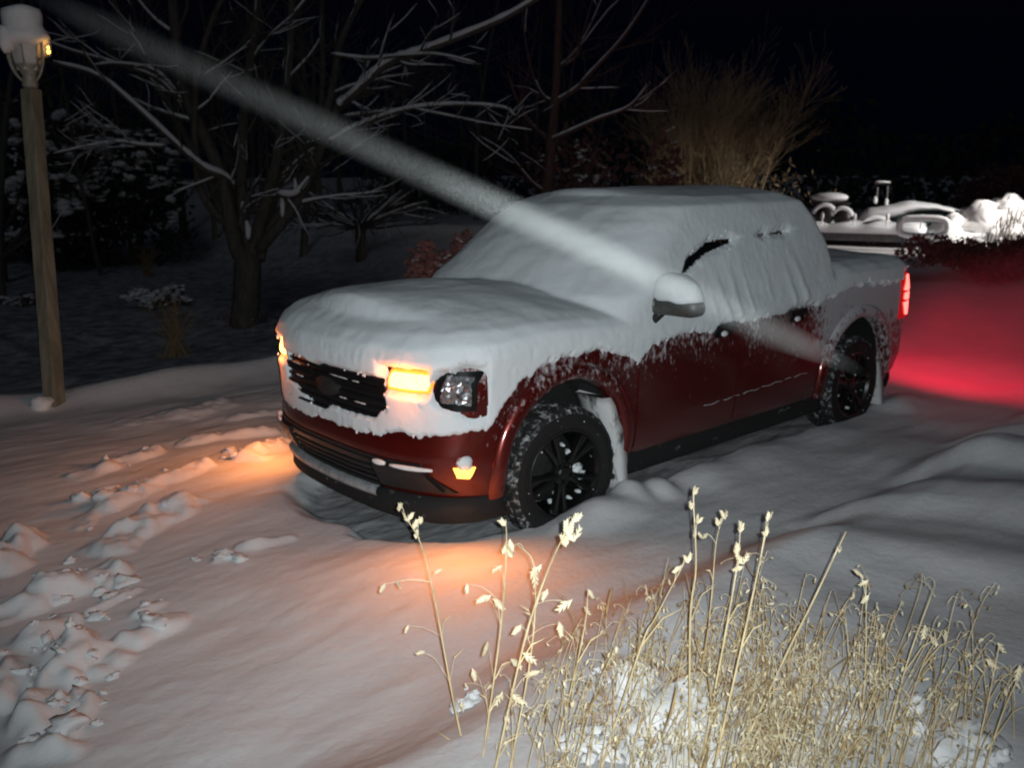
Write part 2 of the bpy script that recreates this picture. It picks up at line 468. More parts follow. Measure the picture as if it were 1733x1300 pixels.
# black lower cladding, all round
def zt_cl(x): return np.full_like(np.asarray(x, float), .37)
CL = [(0.0, (2.415, -2.25, .862, .50, 2.9, .22, 3)), (.15, (2.44, -2.30, .870, .50, 2.9, .22, 3)), (.6, (2.445, -2.33, .872, .50, 2.7, .22, 3.2)), (1.0, (2.43, -2.33, .868, .50, 2.7, .22, 3.2))]
clad_me = cut_arches(solid_mesh(CL, .235, zt_cl, .0, 8, 24, 60)); two_mats(clad_me, M['sill'], M['liner'])
link('lower_cladding', clad_me, truck)
mb = MB(); mb.box((0, 0, .36), (4.2, 1.05, .22)); mb.tube([(-WX, -.8, WR), (-WX, .8, WR)], .05, 8); mb.tube([(WX, -.8, WR), (WX, .8, WR)], .05, 8)
mb.build('underbody', M['liner'], truck, False)

# wheel arch flares
def flare(sx, sy):
    V = []; Fs = []; n = 56; prof = [(ARC_R-.012, -.06), (ARC_R-.008, .020), (ARC_R+.020, .034), (ARC_R+.055, .028), (LIP_R, .010), (LIP_R+.006, -.02)]
    a0, a1 = (rad(-12), rad(192))
    for i in range(n+1):
        th = a0+(a1-a0)*i/n
        for r, o in prof:
            x = sx*WX+r*math.cos(th); z = ARC_Z+r*math.sin(th); z = max(z, .24)
            zz = min(max(z, .36), 1.0); y = .905+o
            b = bsurf('side', min(max(x, -2.36), 2.42), zz)[1]
            y = b+o
            V.append((x, sy*y, z))
    w = len(prof)
    for i in range(n):
        for j in range(w-1):
            k = i*w+j; Fs.append((k, k+1, k+w+1, k+w) if sy < 0 else (k, k+w, k+w+1, k+1))
    me = mesh_np('wheel_arch_flare', V, Fs, M['paint']); return link('wheel_arch_flare', me, truck)
for sx in (1, -1):
    for sy in (1, -1): flare(sx, sy)

# doors with handles (panel shells standing 5 mm proud, leaving shut lines)
def door(x0, x1, s, front):
    d = patch_obj('door', 'side', quad((x0, .40), (x1, .40), (x1, 1.085), (x0, 1.085)) if front else
                  quad((x0, .40), (x1+.10, .40), (x1, 1.085), (x0, 1.085)), .006, .02, M['paint'], truck, 30, 16, flip=s < 0)
    hx = x1+.17
    patch_obj('door_handle', 'side', rect(hx+.10, hx-.10, 1.005, 1.045, .008), .034, -.008, M['black'], d, 8, 3, flip=s < 0)
    patch_obj('handle_recess', 'side', rect(hx+.085, hx-.085, .962, 1.003, .008), .008, .0, M['black_gloss'], d, 8, 3, flip=s < 0)
    h = MB()
    p = bsurf('side', hx+.0, .985, .012); h.blob((p[0], s*p[1], p[2]), (.035, .012, .018), 3, .2)
    h.build('snow_pocket', M['snow_lump'], d)
for s in (1, -1):
    door(.985, .03, s, True); door(.015, -.80, s, False)

# grille
gr = patch_obj('grille', 'front', rect(-.50, .50, .70, .975), .010, .03, M['black'], truck, 30, 10)
for k, z in enumerate((.735, .775, .815, .855, .945)):
    patch_obj('grille_slat', 'front', rect(-.485, .485, z-.008, z+.008), .022, -.008, M['black_gloss'], gr, 30, 1)
patch_obj('grille_bar', 'front', rect(-.50, .50, .885, .925), .030, -.008, M['black_gloss'], gr, 30, 2)
for y0, y1, z in ((-.42, -.30, .926), (.02, .20, .926), (.24, .30, .926), (-.36, -.26, .862), (.12, .2, .822), (.26, .36, .822)):
    mb = MB(); P = [bsurf('front', y, z, .026) for y in np.linspace(y0, y1, 7)]; mb.tube(P, [.001, .003, .005, .003, .005, .004, .001], 6)
    mb.build('snow_fleck', M['flap'], gr)
# round badge plate (blank oval) in the middle of the grille
mb = MB()
for t in np.linspace(0, 2*math.pi, 25)[:-1]: pass
V = [bsurf('front', 0, .86, .04)]+[bsurf('front', .115*math.cos(t), .86+.048*math.sin(t), .036) for t in np.linspace(0, 2*math.pi, 33)[:-1]]+\
    [bsurf('front', .12*math.cos(t), .86+.053*math.sin(t), .0) for t in np.linspace(0, 2*math.pi, 33)[:-1]]
Fs = [(0, 1+i, 1+(i+1) % 32) for i in range(32)]+[(1+i, 33+i, 33+(i+1) % 32, 1+(i+1) % 32) for i in range(32)]
link('badge', mesh_np('badge', V, Fs, M['liner']), gr)

# headlamps: inner amber signal, outer reflector lens
for s in (1, -1):
    hl = patch_obj('headlight', 'front', rect(s*.505, s*.885, .835, 1.03), .006, .03, M['black_gloss'], truck, 20, 8)
    def roundrect(a0, a1, z0, z1, r=.25):
        def f(u, v):
            uu, vv = 2*u-1, 2*v-1
            x = uu*math.sqrt(1-.25*vv*vv*r*2); y = vv*math.sqrt(1-.25*uu*uu*r*2)
            return a0+(a1-a0)*(x+1)/2, z0+(z1-z0)*(y+1)/2
        return f
    patch_obj('turn_signal', 'front', roundrect(s*.525, s*.732, .940, 1.014), .034, -.004, M['amber_hot'], hl, 10, 6)
    patch_obj('signal_lens', 'front', roundrect(s*.507, s*.745, .922, 1.028), .026, -.004, M['amber'], hl, 10, 6)
    # faceted reflector
    V, Fs = patch('front', quad((s*.775, .885), (s*.872, .87), (s*.868, 1.005), (s*.785, 1.015)), .016, -.004, 9, 9)
    nn = len(V)//2; V[:nn] += RNG.normal(0, .0035, (nn, 3))
    me = mesh_np('reflector_lens', V, Fs, plain('chrome_reflector', (.22, .22, .23), .3, .6, nscale=50, namt=.6), False)
    link('reflector_lens', me, hl)
    # side marker at the bumper corner
    def mk(u, v): return (2.165+.10*u-.02*(1-v)*u, .50+.075*v)
    patch_obj('corner_marker_lamp', 'side', quad((2.245, .500), (2.19, .490), (2.165, .550), (2.262, .552)), .012, .02, M['amber_marker'], truck, 6, 4, flip=s < 0)
    mb = MB(); p = bsurf('side', 2.215, .565, .012); mb.blob((p[0], s*p[1], p[2]+.012), (.05, .03, .035), 5+s, .25)
    mb.build('snow_tuft', M['snow_truck'], truck)

# lower front bumper
lb = patch_obj('front_bumper', 'front', quad((-.80, .402), (.80, .402), (.70, .565), (-.70, .565)), .010, .03, M['black'], truck, 40, 6)
gl = patch_obj('lower_grille', 'front', rect(-.40, .40, .37, .545), .018, -.005, M['black_gloss'], lb, 24, 6)
for z in (.40, .435, .47, .505):
    patch_obj('lower_grille_slat', 'front', rect(-.39, .39, z-.005, z+.005), .026, -.014, M['liner'], lb, 24, 1)
for s in (1, -1):
    patch_obj('fog_lamp_bezel', 'front', quad((s*.43, .405), (s*.76, .415), (s*.72, .53), (s*.43, .54)), .030, -.006, M['black'], lb, 14, 5)
# silver skid bar
def skid():
    V = []; n = 40; prof = [(.0, .0), (.028, .008), (.034, .030), (.022, .052), (.0, .056)]
    for i in range(n+1):
        y = -.62+1.02*i/n; 
        p = np.array(bsurf('front', y, .42, 0.0)); nb = np.array(bsurf('front', y, .42, 1.0))-p
        for o, z in prof: q = p+nb*(o+.004); V.append((q[0], q[1], .325+z+.012*abs(y)))
    w = len(prof); Fs = [(i*w+j, (i+1)*w+j, (i+1)*w+j+1, i*w+j+1) for i in range(n) for j in range(w-1)]
    return mesh_np('skid_trim', V, Fs, M['skid'])
link('skid_trim', skid(), truck)
# bumper snow dabs on the fog bezel ledges
for y0, y1, z, r in ((.44, .52, .548, .016), (.55, .76, .546, .013), (-.70, -.6, .54, .012), (-.78, -.74, .53, .018)):
    mb = MB(); P = [bsurf('front', y, z, .032) for y in np.linspace(y0, y1, 9)]; mb.tube(P, [r*(.4+.6*math.sin(math.pi*(i+.6)/9.4)) for i in range(9)], 8)
    mb.build('bumper_snow', M['snow_lump'], truck)
# front air dam: the dark corner that hangs ahead of the front wheel
for s in ():
    mb = MB(); mb.add([(2.36, s*.60, .20), (2.05, s*.85, .185), (2.00, s*.87, .26), (2.32, s*.70, .27), (2.36, s*.56, .40), (2.02, s*.84, .42), (2.22, s*.5, .24), (2.0, s*.6, .22)],
                      [(0, 1, 2, 3), (3, 2, 5, 4), (0, 6, 7, 1), (1, 7, 2), (2, 7, 5)])
    mb.build('air_dam', M['black'], truck, False)

# tail lamps
for s in (1, -1):
    def tl(u, v):
        return (.80+.115*u, .83+.335*v)
    def tls(z0, z1, x0, x1):
        return quad((x0, z0), (x1, z0), (x1, z1), (x0, z1))
    t = patch_obj('tail_light', 'side', quad((-2.13, .815), (-2.345, .82), (-2.345, 1.175), (-2.12, 1.185)), .016, .02, M['red_lens'], truck, 8, 8, flip=s < 0)
    patch_obj('rear_lens', 'rear', quad((s*.72, .84), (s*.865, .84), (s*.865, 1.165), (s*.72, 1.165)), .012, .02, M['red_lens'], t, 8, 6)
    patch_obj('lamp_segment', 'side', quad((-2.15, 1.045), (-2.215, 1.035), (-2.335, 1.155), (-2.205, 1.16)), .026, -.008, M['red_hot'], t, 5, 5, flip=s < 0)
    patch_obj('lamp_segment', 'side', quad((-2.165, .970), (-2.255, .965), (-2.26, 1.022), (-2.17, 1.022)), .026, -.008, M['red_hot'], t, 5, 4, flip=s < 0)
    patch_obj('lamp_segment', 'side', quad((-2.21, .845), (-2.25, .845), (-2.30, .950), (-2.16, .945)), .026, -.008, M['red_hot'], t, 5, 4, flip=s < 0)
# tailgate
tg = patch_obj('tailgate', 'rear', rect(-.68, .68, .66, 1.20), .008, .02, M['paint'], truck, 20, 8)
patch_obj('rear_bumper', 'rear', rect(-.80, .80, .42, .60), .05, .02, M['black'], truck, 20, 4)

# wheels
def tyre_mesh():
    prof = [(.236, -.10), (.256, -.118), (.300, -.126), (.338, -.122), (.358, -.110), (.368, -.090), (.372, -.05), (.373, 0), (.372, .05), (.368, .090), (.358, .110), (.338, .122), (.300, .126), (.256, .118), (.236, .10)]
    n = 144; V = []
    for i in range(n):
        th = 2*math.pi*i/n
        for j, (r, y) in enumerate(prof):
            if 4 <= j <= 10:
                ph = i+(2 if j % 2 else 0)
                if ph % 6 < 2: r -= .010
            V.append((r*math.cos(th), y, r*math.sin(th)))
    w = len(prof); Fs = [(i*w+j, i*w+j+1, ((i+1) % n)*w+j+1, ((i+1) % n)*w+j) for i in range(n) for j in range(w-1)]
    me = mesh_np('tyre', V, Fs, M['tyre'], False); me.materials.append(M['tyre_side'])
    mi = [0 if 3 <= (k % (w-1)) <= 10 else 1 for k in range(len(Fs))]; me.polygons.foreach_set('material_index', mi); return me
def lathe(prof, n=64):
    V = [(r*math.cos(2*math.pi*i/n), y, r*math.sin(2*math.pi*i/n)) for i in range(n) for r, y in prof]
    w = len(prof); return V, [(i*w+j, i*w+j+1, ((i+1) % n)*w+j+1, ((i+1) % n)*w+j) for i in range(n) for j in range(w-1)]
def rim_mesh():
    mb = MB()
    mb.add(*lathe([(.232, .112), (.226, .120), (.214, .116), (.205, .095), (.198, .02), (.19, -.09)], 72))
    for k in range(5):
        for d in (-.17, .17):
            th = 2*math.pi*k/5+rad(8)+d
            P0 = np.array([.045*math.cos(th-d*.6), .088, .045*math.sin(th-d*.6)]); P1 = np.array([.208*math.cos(th), .104, .208*math.sin(th)])
            dr = P1-P0; L = np.linalg.norm(dr); ex = dr/L; ez = np.cross(ex, [0, 1, 0]); ez /= np.linalg.norm(ez); ey = np.cross(ez, ex)
            Mx = np.stack([ey*1.0, ez, ex], 1)
            V = []
            for t, wd in ((0, .016), (.5, .011), (1, .019)):
                for a, b in ((-.03, -1), (-.03, 1), (.006, 1), (.012, 0), (.006, -1)):
                    V.append(P0+ex*L*t+ez*wd*b+np.array([0, 1, 0])*a)
            Fs = [(i*5+j, i*5+(j+1) % 5, (i+1)*5+(j+1) % 5, (i+1)*5+j) for i in range(2) for j in range(5)]
            mb.add(V, Fs)
    mb.add(*lathe([(.0, .108), (.030, .106), (.036, .098), (.060, .094), (.066, .07)], 30))
    for k in range(5):
        th = 2*math.pi*k/5; mb.tube([(.048*math.cos(th), .085, .048*math.sin(th)), (.048*math.cos(th), .112, .048*math.sin(th))], .009, 6)
    return mb.mesh('rim', M['rim'], False)
def barrel_mesh():
    mb = MB(); mb.add(*lathe([(.0, -.02), (.15, -.015), (.155, -.05), (.198, -.06), (.198, -.09)], 48)); return mb.mesh('wheel', M['liner'])
TY, RI, BA = tyre_mesh(), rim_mesh(), barrel_mesh()
def wheel_snow(seed, rot):
    mb = MB(); r = random.Random(seed)
    for (th, rr, sz) in ((3.55, .13, .050), (3.75, .165, .04), (3.35, .10, .03), (5.35, .17, .022), (5.2, .12, .018), (2.45, .12, .022), (2.0, .15, .015), (4.6, .18, .014), (4.25, .2, .016)):
        sz *= .8; mb.blob((rr*math.cos(th), .055, rr*math.sin(th)), (sz, .022, sz*.8), r.randint(0, 99), .35)
    for k in range(8):
        th = r.uniform(0, 6.28); rr = r.uniform(.2, .33); q = r.uniform(.002, .005)
        mb.blob((rr*math.cos(th), .126 if rr > .24 else .12, rr*math.sin(th)), (q, .004, q), k, .3, 6, 4)
    return mb.mesh('packed_snow', M['snow_truck'])
for sx in (1, -1):
    for sy in (1, -1):
        wh = link('wheel', BA, truck, (sx*WX, sy*WY, WR))
        wh.rotation_euler = (0, rad(17*sx), (rad(-4) if sx > 0 else 0)+(0 if sy > 0 else math.pi))
        link('tyre', TY, wh); ri = link('rim', RI, wh); ri.scale = (1.115, 1, 1.115); link('packed_snow', wheel_snow(sx*3+sy, 0), wh)['kind'] = 'stuff'
# mud flaps caked with snow
for sx in (1, -1):
    for sy in (1, -1):
        fx = sx*WX-.455 if sx > 0 else -WX-.44
        mb = MB(); n = 12; V = []
        for i in range(n+1):
            z = (.74 if sx > 0 else .5)-(.57 if sx > 0 else .36)*i/n; th = .03+.022*math.sin(3.0*i/n+.3)
            bow = .16*(1-i/n)**2.4*(1 if sx > 0 else .4)
            for (a, b) in ((-th*.6, .68), (th, .70), (th*1.15, .80), (th*.9, .905), (-th*.5, .925)):
                V.append((fx+a+bow*.8+.006*math.sin(i*1.9+b*30), sy*(b-.03*(1-i/n)), z))
        Fs = [(i*5+j, i*5+(j+1) % 5, (i+1)*5+(j+1) % 5, (i+1)*5+j) for i in range(n) for j in range(5)]+[tuple(range(5)), tuple(n*5+j for j in range(5))]
        mb.add(V, Fs); mb.build('mud_flap', M['flap'], truck)

# door mirrors with a dome of snow
for s in (1, -1):
    prof = []
    V = []; Fs = []
    n, mN = 10, 16
    for i in range(n+1):
        t = i/n; y = .955+.275*t; hx = .075*(1-.25*t)*(1-.6*max(0, (t-.86)/.14)**2); hz = .050*(1-.55*max(0, (t-.8)/.2)**2)
        for j in range(mN):
            a = 2*math.pi*j/mN; c, d = math.cos(a), math.sin(a)
            V.append((.86+hx*np.sign(c)*abs(c)**.6-.02*t, s*y, 1.235+hz*np.sign(d)*abs(d)**.45))
    Fs = [(i*mN+j, i*mN+(j+1) % mN, (i+1)*mN+(j+1) % mN, (i+1)*mN+j) for i in range(n) for j in range(mN)]+[tuple(range(mN)), tuple(n*mN+j for j in range(mN))]
    mb = MB(); mb.add(V, Fs)
    mi = mb.build('door_mirror', M['mirror_black'], truck)
    st = MB(); st.tube([(.86, s*.88, 1.12), (.865, s*.93, 1.16), (.86, s*.975, 1.205)], [.03, .026, .028], 8); st.build('mirror_arm', M['black'], mi)
    sc = MB(); V = []; nu, nv = 24, 10
    for i in range(nv+1):
        t = i/nv
        for j in range(nu):
            a = 2*math.pi*j/nu
            c, d = math.cos(a), math.sin(a)
            rr = math.cos(t*math.pi/2)**.8
            V.append((.855+.088*rr*np.sign(c)*abs(c)**.8, s*(1.075+.155*rr*np.sign(d)*abs(d)**.8-.03*t), 1.272+.150*math.sin(t*math.pi/2)))
    V = np.array(V); V += .008*np.stack([vn(V, 14, 1), vn(V, 14, 2), vn(V, 14, 3)], 1)
    sc.add(V, [(i*nu+j, i*nu+(j+1) % nu, (i+1)*nu+(j+1) % nu, (i+1)*nu+j) for i in range(nv) for j in range(nu)]+[tuple(range(nu))])
    if s > 0: sc.build('snow_cap', M['snow_truck'], mi)
    else: mi.location = (0, .04, -.10)

# a broken line of snow resting on the crease low on the doors
for x0, x1 in ((.36, .20), (.15, -.02), (-.06, -.24), (-.27, -.52), (-.55, -.62), (-.66, -.83)):
    mb = MB(); n = 12; P = []
    for i in range(n+1):
        x = x0+(x1-x0)*i/n; p = bsurf('side', x, .555-.03*x+.004*math.sin(x*40), .011); P.append(p)
    mb.tube(P, [.0008+.0018*abs(math.sin(i*1.7+x0*9)) for i in range(n+1)], 6)
    mb.build('crease_snow', M['flap'], truck)
# ---- the blanket of snow on the truck
def zt_hs(x): return np.interp(x, [-2.45, -1.3, -1.15, 1.0, 1.2, 1.6, 2.2, 2.35, 2.55], [1.31, 1.315, 1.29, 1.22, 1.215, 1.255, 1.245, 1.225, 1.20])
SL = [(0.0, (2.44, -2.37, .905, .50, 2.8, .22, 3.4)), (.30, (2.475, -2.39, .914, .50, 2.8, .22, 3.4)), (.5, (2.475, -2.39, .920, .50, 2.8, .22, 3.4)),
      (.66, (2.50, -2.39, .930, .52, 2.7, .22, 3.4)), (.80, (2.505, -2.39, .945, .54, 2.6, .22, 3.2)), (.90, (2.48, -2.37, .925, .55, 2.5, .22, 3.2)),
      (.96, (2.42, -2.33, .875, .55, 2.5, .2, 3)), (1.0, (2.32, -2.26, .79, .52, 2.5, .2, 3))]
s1 = link('s1', solid_mesh(SL, .45, zt_hs, lambda x: np.interp(x, [-1.2, -.9], [.015, .10]), 16, 26, 80))
def zt_cs(x): return np.full_like(np.asarray(x, float), 1.815)
CS = [(0.0, (1.36, -1.22, .925, .34, 2.6, .14, 4)), (.22, (1.28, -1.20, .900, .36, 2.6, .14, 4)), (.5, (1.10, -1.18, .835, .46, 2.4, .14, 4)),
      (.78, (.88, -1.10, .765, .46, 2.4, .16, 3.4)), (.92, (.72, -1.04, .725, .44, 2.4, .16, 3)), (1.0, (.54, -.94, .62, .40, 2.4, .16, 3))]
s2 = link('s2', solid_mesh(CS, 1.14, zt_cs, .045, 14, 26, 60))
md = s1.modifiers.new('u', 'BOOLEAN'); md.object = s2; md.operation = 'UNION'; md.solver = 'EXACT'
md = s1.modifiers.new('r', 'REMESH'); md.mode = 'VOXEL'; md.voxel_size = .0105
md = s1.modifiers.new('sm', 'SMOOTH'); md.factor = .5; md.iterations = 18
sm = evaluated(s1); bpy.data.objects.remove(s1); bpy.data.objects.remove(s2)
nv = len(sm.vertices); P = np.empty(nv*3, np.float32); sm.vertices.foreach_get('co', P); P = P.reshape(-1, 3).astype(float)
Nn = np.empty(nv*3, np.float32); sm.vertices.foreach_get('normal', Nn) if False else None
Nn = np.array([v.normal[:] for v in sm.vertices])
X, Y, Z = P[:, 0], P[:, 1], P[:, 2]; AY = np.abs(Y)
ragg = .010*vn(P*np.array([1, 1, .4]), 95, 19)+.030*fbm(P*np.array([1, 1, .5]), 9, 4, 3)+.014*vn(P*np.array([1, 1, .35]), 55, 9)
# lower edge of the snow on the sides, as a height along the truck
xs = [-2.45, -2.2, -2.08, -2.02, -1.85, -1.55, -1.30, -1.10, -1.0, -.90, -.75, -.62, -.42, -.10, .02, .12, .3, .6, .88, .98, 1.06, 1.18, 1.35, 1.54, 1.72, 1.90, 2.03, 2.10, 2.2, 2.35, 2.5]
zs = [1.13, 1.12, 1.12, 1.12, 1.13, 1.14, 1.12, 1.09, 1.07, 1.06, 1.06, 1.065, 1.03, 1.02, 1.04, 1.05, 1.02, 1.02, 1.01, .90, .94, .99, 1.02, 1.025, 1.01, .92, .78, .70, .70, .72, .72]
line = np.interp(X, xs, zs)
m_side = Z-line+ragg*.9
# the front: lower edge over the bumper plus windows for grille and lamps
yf = [-.95, -.75, -.5, -.2, .2, .5, .75, .85, .95]; zf = [.63, .62, .625, .635, .655, .675, .70, .715, .70]
m_front = Z-np.interp(Y, yf, zf)+ragg*.65
def box_sd(a0, a1, b0, b1, A, B): return np.maximum(np.maximum(a0-A, A-a1), np.maximum(b0-B, B-b1))
gb = np.interp(Y, [-.5, -.40, -.15, -.05, .04, .2, .42, .48], [.825, .82, .755, .735, .775, .765, .775, .825])
g_sd = np.maximum(np.maximum(-.475-Y, Y-.495), np.maximum(gb-Z, Z-(.972-.02*np.exp(-((Y+.12)/.05)**2))))
t_sd = box_sd(.500, .752, .914, 1.040, AY, Z)
l_sd = np.sqrt(((AY-.835)/.062)**2+((Z-.945)/.085)**2)*.06-.06
l_sd = np.minimum(l_sd, np.sqrt(((AY-.892)/.040)**2+((Z-.95)/.11)**2)*.04-.04)
m_front = np.minimum(m_front, np.minimum(g_sd, np.minimum(t_sd, l_sd))+.004*fbm(P, 30, 2, 91))
wfront = ss(2.02, 2.16, X)
m = np.where(X > 2.10, m_front, m_side)
# strips where the snow has dropped from the tops of the door windows
zc = np.interp(X, [-.8, -.36, -.03, .21, .44, .62], [1.575, 1.565, 1.55, 1.525, 1.445, 1.33])
gap = np.where((X < .60) & (X > -.80) & (AY > .5), np.abs(Z-zc), 1)
gw = np.interp(X, [-.8, -.6, -.36, -.22, -.10, .0, .2, .42, .5, .62], [-.03, .020, .020, -.03, -.02, .026, .034, .034, .028, -.04])
m = np.minimum(m, gap-gw+.25*ragg*(gw > 0))
# undersides
m = np.where((Nn[:, 2] < -.6) & (Z < .6), -1, m)
m = np.where(X < -2.34, np.minimum(m, Z-1.0+ragg), m)
m = np.where((X < -2.12) & (AY > .55), np.minimum(m, box_sd(-2.6, -2.11, .80, 1.20, X, Z)+.2*ragg), m)
# surface relief
steep = 1-ss(.25, .75, Nn[:, 2])
Q = P*np.array([1, 1, .16])
strk = fbm(Q, 17, 3, 21)
run = np.zeros(nv)
for (x0, x1, z0, z1, w, h) in ((.27, .16, 1.36, 1.07, .035, .03), (.13, .05, 1.42, 1.06, .035, .032), (-.02, -.09, 1.38, 1.10, .02, .02), (-.50, -.58, 1.38, 1.10, .03, .026), (-.62, -.72, 1.42, 1.12, .035, .03), (.33, .30, 1.3, 1.12, .02, .014), (-.27, -.3, 1.35, 1.15, .02, .012)):
    t = (Z-z1)/(z0-z1); xc = x1+(x0-x1)*t
    run += h*np.exp(-((X-xc)/w)**2)*np.clip(1.15-.9*t, 0, 1)*ss(-.12, .02, t)*(AY > .6)*(Y > 0)
d = steep*(.0005*strk+.0006*vn(Q, 60, 5)+.0013*vn(P*np.array([1, 1, .7]), 34, 6))+.004*fbm(P, 4, 2, 31)+run*.32
d += (1-steep)*.004*fbm(P, 7, 3, 41)
e_ = np.clip((.034-m)/.050, 0, 1); d -= e_**1.7*np.where(X > 2.05, .085, .045)
P2 = P+Nn*d[:, None]
sm.vertices.foreach_set('co', P2.astype(np.float32).ravel())
bm = bmesh.new(); bm.from_mesh(sm); bm.verts.ensure_lookup_table()
bmesh.ops.delete(bm, geom=[bm.verts[i] for i in np.nonzero(m < -.016)[0]], context='VERTS')
bm.to_mesh(sm); bm.free(); sm.update(); sm.materials.clear(); sm.materials.append(M['snow_truck'])
sm.polygons.foreach_set('use_smooth', [True]*len(sm.polygons))
cv = link('snow_cover', sm, truck)
# crumbs and clods that have slid down and stuck
vis = np.nonzero((m > .0) & (Y > -.9) & (X > -1.2))[0]; edgev = np.nonzero((m > -.004) & (m < .03) & (Y > -.95))[0]
cb = MB()
for kk in range(260):
    i = int(RNG.choice(edgev if kk < 420 else vis)); s_ = float(RNG.uniform(.003, .008)) if kk < 420 else float(RNG.uniform(.002, .006))
    cb.blob(P2[i]+Nn[i]*s_*.3+RNG.normal(0, .006, 3)*(kk < 420), (s_, s_, s_*1.3), kk, .5, 6, 4)
cb.build('snow_crumbs', M['snow_truck'], cv)['kind'] = 'stuff'

# ================================================================== GROUND
def seg_d(x, y, a, b):
    a = np.array(a); b = np.array(b); d = b-a; L = d@d+1e-9
    t = np.clip(((x-a[0])*d[0]+(y-a[1])*d[1])/L, 0, 1)
    return np.hypot(x-a[0]-t*d[0], y-a[1]-t*d[1]), t
def gxy(px, py, z=.11):
    d = ray(px, py); t = (z-CAMLOC[2])/d[2]; return (CAMLOC+t*d)[:2]
# kicked-up snow along the footpath: (pixel start, pixel end, half width m, height m)
LUMPS = [((125, 885), (215, 845), .085, .10), ((225, 840), (345, 798), .07, .085), ((140, 812), (262, 765), .075, .07), ((320, 752), (455, 733), .075, .08),
         ((425, 782), (482, 757), .10, .10), ((185, 925), (300, 862), .115, .13), ((0, 965), (40, 915), .10, .17), ((0, 1052), (90, 1010), .085, .11), ((85, 1010), (185, 968), .085, .12),
         ((182, 992), (192, 985), .03, .06), ((60, 1085), (110, 1055), .07, .08), ((150, 1040), (230, 1000), .02, .05), ((215, 1085), (292, 1055), .062, .075),
         ((235, 1040), (270, 1025), .035, .04), ((165, 1135), (205, 1112), .05, .06), ((100, 1110), (140, 1090), .06, .10), ((50, 1225), (135, 1105), .085, .14), ((85, 1280), (150, 1190), .04, .08),
         ((0, 1190), (30, 1135), .07, .10), ((370, 952), (392, 946), .035, .05), ((415, 930), (490, 915), .045, .055), ((30, 1290), (120, 1275), .05, .08), ((400, 712), (470, 700), .07, .05),
         ((165, 838), (195, 832), .035, .04), ((330, 705), (372, 690), .13, .05), ((230, 718), (330, 700), .12, .04)]
PITS = [((150, 905), (190, 885), .07, .11), ((260, 875), (330, 830), .06, .07), ((350, 790), (420, 765), .06, .06), ((90, 960), (120, 945), .07, .12), ((200, 1020), (240, 990), .06, .08), ((40, 1165), (70, 1120), .08, .12), ((150, 1180), (175, 1140), .06, .09), ((5, 1010), (40, 985), .07, .10), ((0, 925), (150, 872), .10, .09), ((50, 1000), (170, 935), .08, .07), ((20, 1120), (130, 1040), .09, .09), ((0, 1250), (60, 1130), .10, .10), ((140, 1215), (220, 1090), .07, .05), ((180, 940), (320, 900), .06, .05), ((130, 860), (300, 800), .06, .04)]
BANK_Y = 1.72
